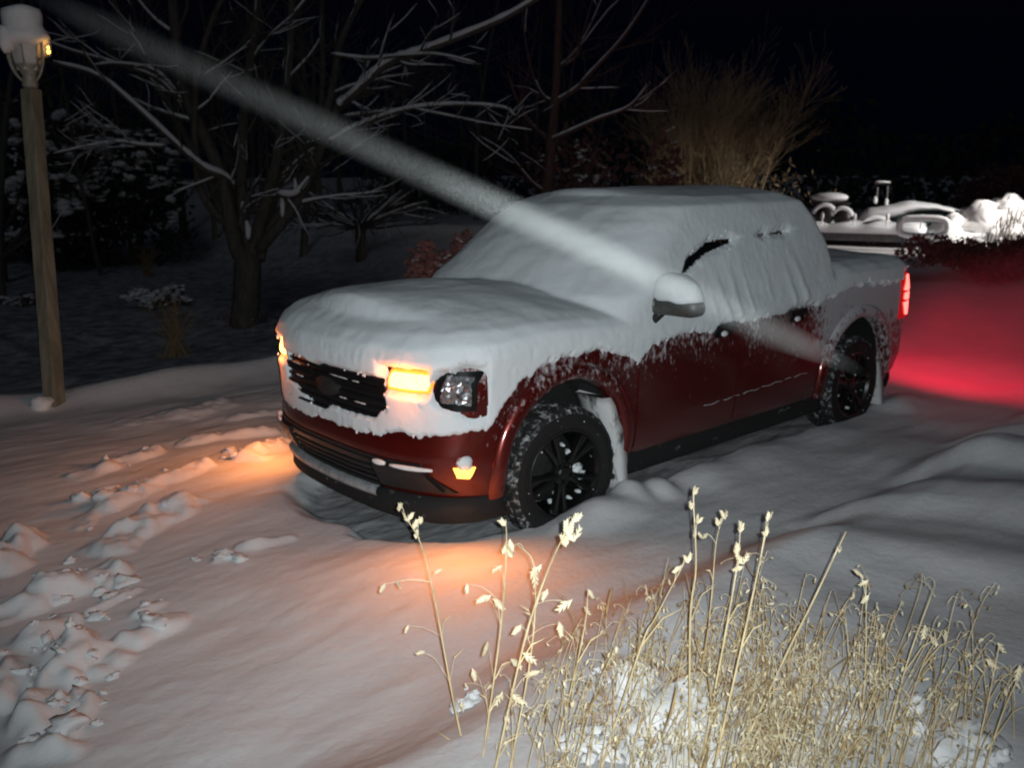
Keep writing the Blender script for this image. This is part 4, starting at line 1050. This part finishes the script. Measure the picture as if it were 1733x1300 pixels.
# ================================================================== FAR TRAILER AND MACHINES
DT = 22.5
e1, e2 = hit(1372, 414), None
pL = at(1372, 384, DT); pR = at(1523, 396, DT-1.0)
dirx = pR-pL; Lt = float(np.linalg.norm(dirx[:2])); ang = math.atan2(dirx[1], dirx[0])
mid = (pL+pR)/2; g0 = gz(mid[0], mid[1]); zd = float(mid[2])-g0
t = empty('flatbed_trailer', (mid[0], mid[1], g0), ang); tag(t, 'low flatbed trailer with a thick snow slab along its deck, behind the truck bed', 'trailer')
print('trailer', mid, Lt, zd)
HL = Lt/2+1.0
mb = MB(); mb.box((-.5, .55, zd-.13), (2*HL, 1.5, .16)); mb.box((-.5, -.22, zd-.12), (2*HL+.02, .06, .22)); mb.build('deck', M['tan_rail'], t, False, .01)
mb = MB(); V = []
n = 40
for i in range(n+1):
    x = -HL-.5+2*HL*i/n; h = .20+.03*math.sin(i*.9)+.02*rnd.random()
    if i in (0, n): h *= .5
    for y, z in ((-.27, 0), (-.29, h*.6), (-.22, h*.95), (.3, h*1.05), (1.25, h), (1.32, 0)): V.append((x, y, zd-.05+z))
mb.add(V, [(i*6+j, i*6+j+1, i*6+7+j, i*6+6+j) for i in range(n) for j in range(5)]+[(0, 1, 2, 3, 4, 5), tuple(n*6+j for j in range(6))]); mb.build('deck_snow', M['snow'], t)
for sx in (-.9, .3):
    mb = MB(); V, F_ = lathe([(.0, -.08), (.26, -.09), (.30, -.05), (.30, .05), (.26, .09), (.0, .08)], 24); mb.add(np.array(V)+[sx, .35, .30], F_); mb.build('wheel', M['tyre'], t)
for x in np.linspace(-HL-.2, HL-.55, 6):
    mb = MB(); mb.tube([(x, -.2, zd), (x+.02, -.2, zd+.30)], .02, 5); mb.blob((x+.02, -.2, zd+.33), (.04, .04, .09), int(x*9), .3); mb.build('stake', M['snow_branch'], t)
# riding mower / ATV half buried on the trailer
def on_t(x, y, z):
    c, s = math.cos(ang), math.sin(ang); return (mid[0]+x*c-y*s, mid[1]+x*s+y*c, g0+z)
def lx(px): return (at(px, 390, DT-.5)-mid) @ np.array([math.cos(ang), math.sin(ang), 0])
atv = empty('riding_mower', on_t(lx(1393), .5, zd+.12), ang); tag(atv, 'snow-topped small machine with round fenders at the left end of the trailer', 'riding mower')
mb = MB(); mb.box((.0, 0, .30), (.75, .5, .22)); mb.tube([(-.1, 0, .3), (-.12, 0, .58)], .04, 6); mb.box((-.05, 0, .50), (.9, .5, .05)); mb.build('chassis', M['black'], atv, False, .03)
mb = MB(); mb.blob((-.08, 0, .64), (.46, .30, .13), 2, .12, 14, 8); mb.build('seat_snow', M['snow'], atv)
for x, z, r in ((-.12, .2, .22), (.30, .16, .19)):
    mb = MB(); V, F_ = lathe([(.0, -.09), (r*.6, -.10), (r, -.07), (r, .07), (r*.6, .10), (0, .09)], 24); mb.add(np.array(V)+[x, -.26, z], F_); mb.build('wheel', M['black'], atv)
    mb = MB(); P = [(x+(r+.04)*math.cos(a), -.27, z+(r+.04)*math.sin(a)) for a in np.linspace(.2, 2.95, 10)]; mb.tube(P, .07, 7); mb.build('fender_snow', M['snow'], atv)
# tractor-like machine under a smooth drift
tc = empty('tractor', on_t(lx(1540), 1.9, max(-.2, zd-.62)), ang+.12); tag(tc, 'green tractor nearly buried under a smooth white drift right of the trailer', 'tractor')
mb = MB(); V = []; n = 26
for i in range(n+1):
    u = i/n; x = -1.45+2.9*u; top = np.interp(u, [0, .06, .18, .42, .62, .85, 1], [.72, 1.02, 1.08, 1.24, 1.16, 1.0, .70]); bot = np.interp(u, [0, .15, .3, .5, .65, .85, 1], [.55, .78, .80, .98, 1.02, .86, .5])
    for a in np.linspace(0, 2*math.pi, 14)[:-1]:
        c = (top+bot)/2; V.append((x, .6*math.cos(a)*(1-.5*abs(2*u-1)**4), c+(top-bot)/2*math.sin(a)+.02*rnd.random()))
mb.add(V, [(i*13+j, i*13+(j+1) % 13, i*13+13+(j+1) % 13, i*13+13+j) for i in range(n) for j in range(13)]); mb.build('drift_snow', M['snow'], tc)
mb = MB(); mb.box((.15, 0, .72), (1.5, .75, .50), taper=.8); mb.build('hood', M['green'], tc, False, .04)
mb = MB(); mb.box((-.45, -.32, .60), (.16, .12, .20)); mb.build('red_panel', M['red'], tc, False, .02)
for x, r in ((-.95, .34), (.75, .26)):
    mb = MB(); V, F_ = lathe([(.0, -.13), (r*.6, -.14), (r, -.1), (r, .1), (r*.6, .14), (0, .13)], 26); mb.add(np.array(V)+[x, -.5, r+.1], F_); mb.build('wheel', M['tyre'], tc)
    mb = MB(); P = [(x+(r+.05)*math.cos(a), -.5, r+.1+(r+.05)*math.sin(a)) for a in np.linspace(.1, 3.0, 12)]; mb.tube(P, .075, 7); mb.build('fender_snow', M['snow'], tc)
mb = MB(); mb.tube([(-1.0, .2, .9), (-1.02, .2, 1.62)], .035, 6); mb.tube([(-.75, .2, .9), (-.78, .2, 1.60)], .03, 6); mb.box((-.90, .2, 1.66), (.36, .3, .05)); mb.build('roll_bar', M['black'], tc, False)
for c_, s_ in (((-.90, .2, 1.70), (.19, .15, .035)), ((-1.03, .05, 1.25), (.05, .05, .10)), ((-.76, .05, 1.2), (.045, .05, .10))):
    mb = MB(); mb.blob(c_, s_, 4, .25); mb.build('bar_snow', M['snow'], tc)
# snow-covered loop rail (gate) beside it
gt = empty('loop_rail', on_t(lx(1578), -.9, 0), ang+.05); tag(gt, 'rounded tube rail wrapped in snow in front of the drift', 'rail')
mb = MB(); P = []
for a in np.linspace(0, 2*math.pi, 41): P.append((.50*np.sign(math.cos(a))*abs(math.cos(a))**.5, 0, zd+.14+.20*np.sign(math.sin(a))*abs(math.sin(a))**.6))
mb.tube(P, .05, 8, False); mb.tube([(-.4, 0, -.1), (-.4, 0, zd)], .03, 6); mb.tube([(.4, 0, -.1), (.4, 0, zd)], .03, 6); mb.build('rail', M['tan_rail'], gt)
mb = MB(); P2_ = [np.array(p)+[0, -.02, .035] for p in P]; mb.tube(P2_, [.065+.012*rnd.random() for _ in P2_], 8, False); mb.build('rail_snow', M['snow'], gt)
# floodlit snow heap with grass stalks on the far right, and the flood lamp that lights it
hp = along(1690, 405, 22.0)
hb = empty('snow_heap', hp); tag(hb, 'brilliant floodlit snow heap at the right edge pierced by dry stalks', 'snow heap')
mb = MB(); mb.blob((0, 0, .2), (1.3, 1.0, .80), 7, .42, 34, 20); mb.blob(RT*-1.0+[0, 0, .2], (.8, .7, .55), 9, .42, 28, 16); mb.blob(RT*.9+[0, 0, .25], (.9, .7, .60), 12, .45, 28, 16); mb.blob(RT*.2+[0, 0, .9], (.5, .4, .25), 15, .5, 20, 12); mb.build('heap', M['snow_lump'], hb)
mb = MB()
for i in range(520):
    c = RT*rnd.uniform(-.8, 1.7)-np.array([FW[0], FW[1], 0])*rnd.uniform(.2, 1.1); l = rnd.uniform(.4, 1.0); q = RT*rnd.uniform(-.1, .45)*l
    mb.tube([c+[0, 0, -.1], c+q*.4+[0, 0, l*.5], c+q+[0, 0, l]], [.014, .012, .006], 3, False)
mb.build('stalks', M['bark'], hb)

# crumbs of broken snow along the footpath: far more than one could count
cb = MB(); rc = random.Random(5)
for k in range(80):
    a, b, w, h = rc.choice(LUMPS[:20]+PITS); t_ = rc.random(); q = np.array(gxy(*a))*(1-t_)+np.array(gxy(*b))*t_
    x, y = q[0]+rc.gauss(0, w*1.1), q[1]+rc.gauss(0, w*1.1); s_ = min(.05, .008+abs(rc.gauss(0, .016)))
    cb.blob((x, y, float(ground_z(np.array([x]), np.array([y]))[0])+s_*.1), (s_*rc.uniform(.8, 1.8), s_*rc.uniform(.8, 1.8), s_*rc.uniform(.5, .9)), rc.randint(0, 999), .6, 14, 9)
o = cb.build('snow_crumbs', M['ground_snow'], None); tag(o, 'crumbs of broken snow scattered along the footpath', 'snow crumbs', kind='stuff')
# dark brush and trees closing the view beyond the machines
fb = MB(); rc = random.Random(8)
for k in range(9000):
    px = rc.uniform(640, 2300); dd = rc.uniform(38, 50); b = at(px, 380, dd); b[2] = -.1; top = 3.2+2.6*(.5+.5*math.sin(px*.011)*math.sin(px*.0047+1)); z = top*rc.random()**1.5
    d1 = np.array([rc.gauss(0, 1), rc.gauss(0, 1), rc.gauss(0, 1)]); d1 /= np.linalg.norm(d1); d2 = np.cross(d1, [rc.gauss(0, 1), rc.gauss(0, 1), .3]); d2 /= np.linalg.norm(d2); s_ = rc.uniform(.12, .38); c_ = b+np.array([rc.gauss(0, .8), rc.gauss(0, .8), z])
    fb.add([c_-d1*s_, c_+d2*s_*.5, c_+d1*s_, c_-d2*s_*.5], [(0, 1, 2, 3)])
o = fb.build('far_brush', M['needle'], None, False); tag(o, 'black mass of far brush and trees beyond the machines', 'brush', kind='stuff')

# ================================================================== FOREGROUND GRASS
def spikelet(mb, p, ax, up, L, rn):
    """a flat oat spikelet: pointed scales in two ranks"""
    ax = ax/np.linalg.norm(ax); s = np.cross(ax, up); s /= np.linalg.norm(s)+1e-9; nrm = np.cross(s, ax); k = rn.randint(5, 8)
    for i in range(k):
        t = i/k; side = 1 if i % 2 else -1; b = p+ax*L*t*.62; w = L*.15*(1-.45*t); tip = b+ax*L*.40*(1-.25*t)+s*side*L*.20*(1-.6*t)+nrm*rn.uniform(-.04, .04)*L
        m1 = b+ax*L*.20+s*side*w*1.05+nrm*L*.035; m0 = b+ax*L*.18-s*side*w*.30; mt = b+ax*L*.16+s*side*w*.4-nrm*L*.035
        mb.add([b, m1, tip, m0, mt], [(0, 1, 2, 3), (0, 3, 2, 4), (0, 4, 2, 1)])
def pedicel(mb, p, end, r=.0009):
    q = (p+end)/2+np.array([0, 0, abs(end[2]-p[2])*.25+.008]); mb.tube(catmull([p, q, end], 3), r, 3, False)
VIEW = -FW
def bank_depth(px, py):
    h = hit(px, py); return float((h-CAMLOC)@FW)
STALKS = [ # pixel path from low to high, depth, radius, seed heads (px,py,len m), label
    ([(800, 1330), (768, 1190), (735, 1010), (712, 920), (680, 866)], 2.75, .0042, [(676, 858, .030), (690, 874, .034), (700, 888, .034), (712, 880, .03), (704, 905, .03), (650, 990, .03), (672, 985, .028), (690, 1060, .026), (712, 1105, .028), (745, 965, .026), (780, 1190, .03)], 'leftmost tall straw stalk leaning left with small pale spikelets at its tip'),
    ([(812, 1320), (848, 1060), (857, 930), (856, 880)], 2.62, .0036, [(856, 882, .03), (850, 930, .034), (868, 935, .034), (845, 960, .034), (822, 1012, .046), (838, 1018, .042), (824, 1090, .042), (790, 990, .028), (800, 1135, .036), (848, 1175, .046), (868, 1120, .04)], 'upright straw stalk second from the left under the front tyre'),
    ([(830, 1340), (888, 1085), (930, 960), (966, 884)], 2.45, .0042, [(968, 876, .035), (962, 896, .046), (972, 904, .044), (958, 915, .040), (962, 1020, .05), (946, 1056, .04), (890, 1110, .046), (900, 1140, .042), (870, 1180, .046)], 'straw stalk leaning right with a fat cluster of cream spikelets below the front wheel'),
    ([(858, 1330), (900, 1100), (904, 960), (876, 922)], 2.5, .0034, [(870, 925, .03), (902, 966, .05), (912, 960, .042), (925, 1000, .034), (880, 1060, .036)], 'nodding straw stalk with one plump oat head beside the clustered one'),
    ([(925, 1340), (985, 1085), (996, 1000)], 2.6, .0034, [(996, 1000, .03), (990, 1030, .03)], 'short bare straw stalk between the plump oat head and the grass mass'),
    ([(1005, 1340), (1085, 1095), (1110, 1045), (1165, 940)], 2.55, .0040, [(1165, 945, .03), (1150, 960, .03)], 'straw stalk slanting right across the middle of the grass mass'),
    ([(1168, 1330), (1168, 1055), (1178, 960), (1173, 836)], 2.6, .0046, [(1173, 832, .028), (1170, 856, .026), (1180, 880, .026), (1176, 905, .024)], 'tallest upright stalk in the centre of the grass, thin tip above the drive'),
    ([(1160, 1330), (1200, 1050), (1212, 920), (1225, 875)], 2.85, .0030, [(1228, 872, .03), (1215, 884, .026), (1190, 905, .03)], 'thin curved stalk with a drooping tip just right of the tallest one'),
    ([(1178, 1340), (1240, 1005), (1253, 905)], 2.5, .0042, [(1253, 893, .034), (1246, 930, .036), (1258, 945, .036), (1250, 962, .03)], 'straight pale stalk with tufted tip, second right of the tallest one'),
    ([(1200, 1340), (1265, 1050), (1300, 885)], 2.4, .0044, [(1300, 874, .032), (1298, 900, .026)], 'clean straight stalk tipped with one spikelet, leaning right over the snow bank'),
    ([(1228, 1330), (1330, 1110), (1375, 1020), (1432, 900)], 2.5, .0046, [(1422, 930, .02)], 'long bare stalk leaning far right across the carved snow bank'),
    ([(1450, 1330), (1465, 1120), (1465, 985)], 2.6, .0030, [(1465, 985, .03), (1448, 968, .036), (1468, 1010, .03)], 'thin upright stalk with nodding seeds right of the long bare one'),
    ([(1485, 1330), (1530, 1140), (1582, 992)], 2.5, .0036, [], 'bare dark-tipped stalk leaning right in the right half of the grass'),
    ([(1500, 1330), (1560, 1130), (1606, 1058)], 2.6, .0030, [(1600, 1070, .034), (1576, 1080, .034), (1565, 1062, .04)], 'stalk with a small arching seed head beside the bare dark-tipped one'),
    ([(1640, 1330), (1672, 1190), (1692, 1090)], 2.4, .0030, [(1690, 1092, .034), (1672, 1120, .04)], 'short stalk with brown oats near the right edge'),
    ([(1655, 1340), (1700, 1200), (1745, 1110)], 2.3, .0034, [(1725, 1130, .04)], 'rightmost straw stalk leaving the frame at the right edge')]
for n_, (px, dp, r, heads, lab) in enumerate(STALKS):
    dd = dp*1.0; P = limb(px, dd, dd+.08)
    # carry the foot down to the snow
    f = P[0].copy(); f[2] = min(f[2]-.05, gz(f[0], f[1])-.02); P = np.concatenate([[f], P]); base = P[0]
    o = empty('grass_stalk', base); tag(o, lab, 'grass stalk', 'tall dry oat grass stalks')
    mb = MB(); R = np.linspace(r*.92, r*.34, len(P)); mb.tube(P-base, R, 6)
    # leaf sheath scraps
    for k in range(3):
        j = rnd.randint(2, max(3, len(P)//2)); d = P[j+1]-P[j]; d /= np.linalg.norm(d); s = RT*rnd.choice((-1, 1)); l = rnd.uniform(.05, .14); a = P[j]-base
        b1 = a+d*l*.6+s*l*.22; b2 = a+d*l+s*l*.55-np.array([0, 0, .02]); w = .0035
        mb.add([a-UP*w, a+UP*w, b1+UP*w*.8, b1-UP*w*.8, b2], [(0, 1, 2, 3), (3, 2, 4)])
    mb.build('stem', M['straw'], o)
    for hx, hy, hl in heads:
        tip = at(hx, hy, dd+.06+rnd.uniform(-.03, .03)); j = np.argmin(np.linalg.norm(P-tip, axis=1)); j = max(1, j-1); hb_ = MB()
        if np.linalg.norm(P[j]-tip) > .012: pedicel(hb_, P[j]-base, tip-base)
        ax = np.array(UP)*1.0+RT*rnd.gauss(.15, .45) if hy < 950 else -np.array(UP)*.6+RT*rnd.gauss(0, .6)
        if hy < 950:
            for q in range(2): spikelet(hb_, tip-base-UP*hl*.5, UP+RT*rnd.gauss(0, .5)+VIEW*rnd.gauss(0, .3), VIEW+RT*rnd.gauss(0, .4), hl*rnd.uniform(1.1, 1.5), rnd)
        else: spikelet(hb_, tip-base-ax*hl*.3, ax, VIEW+RT*rnd.gauss(0, .6), hl*1.45, rnd)
        hb_.build('seed_head', M['straw_pale'], o, False)
# the tangle of shorter grass: more stems than one could count
def rough(px):  # upper edge of the mass in the photo
    return np.interp(px, [740, 830, 900, 990, 1080, 1160, 1270, 1360, 1470, 1560, 1640, 1740], [1210, 1100, 1060, 1010, 985, 968, 1010, 1020, 1000, 1060, 1100, 1130])
stems, blades, seeds, seeds2 = MB(), MB(), MB(), MB()
rg = random.Random(77)
for i in range(520):
    px = rg.triangular(770, 1780, 1230); dens = np.interp(px, [770, 900, 1300, 1500, 1780], [.35, .85, 1, .75, .7])
    if rg.random() > dens: continue
    py0 = rg.uniform(rough(px)+130, 1420); foot = hit(px+rg.uniform(-20, 20), py0, 30)
    if foot[1] < 1.78: continue
    l = rg.uniform(.10, .36)*(1.25 if rg.random() < .15 else 1); lean = np.array([rg.gauss(0, .17), rg.gauss(0, .17), 1.0])+RT*.17; lean /= np.linalg.norm(lean)
    droop = RT*rg.gauss(.1, .5)+np.array([rg.gauss(0, .3), rg.gauss(0, .3), 0])
    P = catmull([foot-[0, 0, .03], foot+lean*l*.5, foot+lean*l*.85+droop*l*.03, foot+lean*l+droop*l*.07-[0, 0, l*.01]], 3)
    stems.tube(P, np.linspace(.0018, .0007, len(P)), 4, False)
    for k in range(rg.choice((0, 0, 0, 0, 0, 1))):
        j = rg.randint(1, len(P)-3); d = P[j+1]-P[j]; d /= np.linalg.norm(d); s = np.array([rg.gauss(0, 1), rg.gauss(0, 1), rg.gauss(0, .4)]); s -= d*(s@d); s /= np.linalg.norm(s); l2 = rg.uniform(.05, .15); w = rg.uniform(.0014, .0034); wv = np.cross(d, s)
        a = P[j]; b = a+d*l2*.6+s*l2*.22; c = a+d*l2*1.0+s*l2*.50; e = a+d*l2*1.2+s*l2*.85-np.array([0, 0, l2*.12])
        blades.add([a-wv*w*.5, a+wv*w*.5, b+wv*w, b-wv*w, c+wv*w*.8, c-wv*w*.8, e], [(0, 1, 2, 3), (3, 2, 4, 5), (5, 4, 6)])
    if rg.random() < .92:
        for k in range(rg.randint(3, 8)):
            j = rg.randint(len(P)//2, len(P)-1); e = P[j]+np.array([rg.gauss(0, .03), rg.gauss(0, .03), rg.uniform(-.035, .02)]); sd = seeds if rg.random() < .65 else seeds2; pedicel(sd, P[j], e, .0007); spikelet(sd, e, np.array([rg.gauss(0, .5), rg.gauss(0, .5), -1+rg.gauss(0, .35)]), VIEW+RT*rg.gauss(0, .9), rg.uniform(.013, .027), rg)
gs = stems.build('dry_grass', M['straw'], None); tag(gs, 'tangle of short dry oat grass sticking out of the snow bank', 'grass', kind='stuff')
blades.build('leaf_blades', M['straw_brown'], gs, False); seeds.build('seed_heads', M['straw_pale'], gs, False); seeds2.build('brown_seed_heads', M['straw_brown'], gs, False)
# lumps of snow caught in it
for px, py, r, lab in ((1140, 1225, .135, 'largest bright snow lump caught among the grass stems at the bottom centre'), (1190, 1262, .10, 'bright snow lump at the foot of the tallest stalk, below the largest one'), (1050, 1150, .045, 'small snow lump on the grass left of the tallest stalk'), (1360, 1290, .05, 'rounded snow lump at the bottom edge under the long bare stalk'),
                       (1625, 1270, .07, 'elongated snow lump at the lower right among brown oats'), (1000, 1265, .05, 'snow lump between stalks at the bottom, left of the largest one'), (795, 1190, .03, 'tiny snow clot on the leftmost stalks'), (1440, 1215, .035, 'small snow clot in the grass right of the long bare stalk')):
    r *= 1.15; p = hit(px, py, 30); mb = MB(); mb.blob((0, 0, r*.12), (r*1.5, r*1.3, r*.62), px % 31, .5, 34, 20)
    for k in range(9):
        q = r*rnd.uniform(.15, .5); mb.blob((rnd.gauss(0, r*.8), rnd.gauss(0, r*.8), r*.2+abs(rnd.gauss(0, r*.25))), (q*1.2, q, q*.7), px+k, .5, 14, 9)
    o = mb.build('snow_lump', M['snow_lump'], None); o.location = p-np.array([0, 0, .0]); tag(o, lab, 'snow lump', 'snow lumps caught in the grass')

# ================================================================== SNOWFLAKE STREAK AND VAPOUR
def volume_mat(name, dens, g, build):
    m = bpy.data.materials.new(name); m.use_nodes = True; nt = m.node_tree; nt.nodes.remove(nt.nodes['Principled BSDF'])
    vs = nt.nodes.new('ShaderNodeVolumeScatter'); vs.inputs['Color'].default_value = (.93, .97, .95, 1); vs.inputs['Anisotropy'].default_value = g
    nt.links.new(vs.outputs[0], nt.nodes['Material Output'].inputs['Volume']); nt.links.new(build(nt), vs.inputs['Density']); return m
A_, B_ = at(35, -20, 5.0), at(1465, 632, 4.6)  # camera streak of one falling snowflake, built as a hanging scatter volume
Lw = float(np.linalg.norm(B_-A_)); zdir = Vector(B_-A_).normalized()
mb = MB(); n, k = 60, 20; V = []
for i in range(n+1):
    tt = i/n; r = .108*min(1, .25+6*min(tt, 1-tt))
    for j in range(k):
        a = 2*math.pi*j/k; V.append((r*math.cos(a), r*math.sin(a), Lw*tt))
mb.add(V, [(i*k+j, i*k+(j+1) % k, (i+1)*k+(j+1) % k, (i+1)*k+j) for i in range(n) for j in range(k)]+[tuple(range(k-1, -1, -1)), tuple(n*k+j for j in range(k))])
def streak_density(nt):
    tc = nd(nt, 'ShaderNodeTexCoord'); sx = nd(nt, 'ShaderNodeSeparateXYZ'); nt.links.new(tc.outputs['Object'], sx.inputs[0])
    r2 = math_(nt, 'ADD', math_(nt, 'MULTIPLY', sx.outputs['X'], sx.outputs['X']), math_(nt, 'MULTIPLY', sx.outputs['Y'], sx.outputs['Y']))
    fall = math_(nt, 'SUBTRACT', 1.0, math_(nt, 'MULTIPLY', r2, 1/(.108*.108)), True); fall = math_(nt, 'POWER', fall, 1.8)
    al = ramp(nt, math_(nt, 'MULTIPLY', sx.outputs['Z'], 1/Lw), [(0, (0, 0, 0)), (.07, (.05, .05, .05)), (.30, (.095, .095, .095)), (.50, (.21, .21, .21)), (.60, (.7, .7, .7)), (.73, (.85, .85, .85)), (.80, (.32, .32, .32)), (.93, (.26, .26, .26)), (1, (0, 0, 0))])
    nz = noise(nt, coords(nt, (1, 1, .25)), 9, 3)
    return math_(nt, 'MULTIPLY', math_(nt, 'MULTIPLY', math_(nt, 'MULTIPLY', fall, al), math_(nt, 'ADD', math_(nt, 'MULTIPLY', nz, .7), .65)), STREAK_GAIN)
STREAK_GAIN = 1.0
pl = mb.build('snowflake_streak', volume_mat('snowflake_streak_volume', 1, -.75, streak_density), None)
pl.location = A_; pl.rotation_mode = 'QUATERNION'; pl.rotation_quaternion = zdir.to_track_quat('Z', 'Y')
tag(pl, 'pale exposure streak of a falling snowflake, built as a volume slanting across the truck', 'blown snow', kind='stuff')

# exhaust vapour hanging behind the tailgate
def vap(nt):
    tc = nd(nt, 'ShaderNodeTexCoord'); ln = nt.nodes.new('ShaderNodeVectorMath'); ln.operation = 'LENGTH'; nt.links.new(tc.outputs['Object'], ln.inputs[0])
    f = math_(nt, 'SUBTRACT', 1.0, ln.outputs['Value'], True); nz = noise(nt, coords(nt), 2.2, 4, .6)
    return math_(nt, 'MULTIPLY', math_(nt, 'MULTIPLY', f, math_(nt, 'SUBTRACT', math_(nt, 'MULTIPLY', nz, 2.4), .55, True)), .34)
mb = MB(); mb.blob((0, 0, 0), 1.0, 1, 0, 24, 16)
ev = mb.build('exhaust_vapour', volume_mat('exhaust_vapour', 1, .0, vap), None); ev.location = (-4.5, 1.5, .38); ev.scale = (2.2, 1.9, .95)
tag(ev, 'faint exhaust vapour glowing red behind the tailgate', 'vapour', kind='stuff')
# ================================================================== LIGHT
def light(name, typ, p, col, power, rsize=.02, rot=None, **kw):
    l = bpy.data.lights.new(name, typ); l.color = col; l.energy = power
    if typ in ('POINT', 'SPOT'): l.shadow_soft_size = rsize
    for a, b in kw.items(): setattr(l, a, b)
    o = bpy.data.objects.new(name, l); COL.objects.link(o); o.location = p
    if rot is not None: o.rotation_mode = 'QUATERNION'; o.rotation_quaternion = Vector(rot).to_track_quat('-Z', 'Y')
    return o
FLASH = 520
light('phone_flash', 'SPOT', CAMLOC+RT*.028+UP*.012-FW*.01, (.90, .98, 1.0), FLASH, .006, ray(860, 520), spot_size=rad(95), spot_blend=1.0)
for s in (1, -1):
    p = bsurf('front', s*.625, .977, .040); q = bsurf('front', s*.625, .977, 1.0)-p
    light('turn_signal_light', 'AREA', p, (1, .36, .19), 1.7, 0, q+np.array([0, 0, -.12]), shape='RECTANGLE', size=.18, size_y=.06)
    light('turn_signal_spill', 'POINT', bsurf('front', s*.625, .977, .12), (1, .20, .03), 2.2, .03)
    p = bsurf('side', 2.22, .525, .03); q = bsurf('side', 2.22, .525, 1.0)-p; fl = np.array([1, s, 1])
    light('corner_marker_light', 'AREA', p*fl, (1, .30, .07), 6.0, 0, q*fl+np.array([.1, 0, -.45]), shape='RECTANGLE', size=.07, size_y=.05)
    light('corner_marker_spill', 'POINT', bsurf('side', 2.22, .525, .05)*fl, (1, .25, .03), .12, .02)
    p = bsurf('side', -2.33, 1.0, .05); light('tail_light_glow', 'SPOT', (-2.47, s*.80, 1.0), (1, .012, .05), 135, .05, (-1, .22, -.05), spot_size=rad(150), spot_blend=1.0)
    light('tail_side_glow', 'POINT', (p[0]-.02, s*(p[1]+.02), p[2]), (1, .02, .05), 1.2, .03)
p = topP+RT*.2+np.array([0, 0, .3]); light('amber_glint_light', 'POINT', p, (1, .5, .1), .25, .02)  # added lamp so the glint beads throw a little amber light
# the farm yard's flood lamp, out of frame to the right of the trailer
fp = at(2060, 160, 17.5); tgt = at(1540, 400, 22)
light('yard_flood_lamp', 'SPOT', fp, (1, .93, .86), 2300, .12, tgt-fp, spot_size=rad(58), spot_blend=.7)
# moonless dusk sky plus the faintest directional skylight
SUN_EL, SUN_AZ = rad(40), rad(42)
w = bpy.data.worlds.new('World'); scene.world = w; w.use_nodes = True; nt = w.node_tree
sky = nt.nodes.new('ShaderNodeTexSky'); sky.sky_type = 'NISHITA'; sky.sun_disc = False; sky.sun_elevation = rad(-4); sky.sun_rotation = SUN_AZ
nv_ = nd(nt, 'ShaderNodeMix', _data_type='RGBA', _blend_type='ADD'); nv_.inputs['Factor'].default_value = 1; nt.links.new(sky.outputs[0], nv_.inputs[6]); nv_.inputs[7].default_value = (.002, .005, .018, 1)
nt.links.new(nv_.outputs[2], nt.nodes['Background'].inputs['Color']); nt.nodes['Background'].inputs['Strength'].default_value = .11
sd = Vector((math.sin(SUN_AZ)*math.cos(SUN_EL), math.cos(SUN_AZ)*math.cos(SUN_EL), math.sin(SUN_EL)))
light('sun', 'SUN', (0, 0, 30), (.75, .85, 1), .065, rot=-sd, angle=rad(12))

# ================================================================== RENDER
scene.view_settings.view_transform = 'Standard'; scene.view_settings.look = 'None'; scene.view_settings.gamma = 1; scene.view_settings.exposure = 0
c = scene.cycles
c.use_denoising = True
c.max_bounces = 6; c.diffuse_bounces = 3; c.glossy_bounces = 3; c.volume_bounces = 0; c.transparent_max_bounces = 6; c.sample_clamp_indirect = 3
c.volume_step_rate = 2.0; c.volume_max_steps = 128; c.filter_width = 2.0
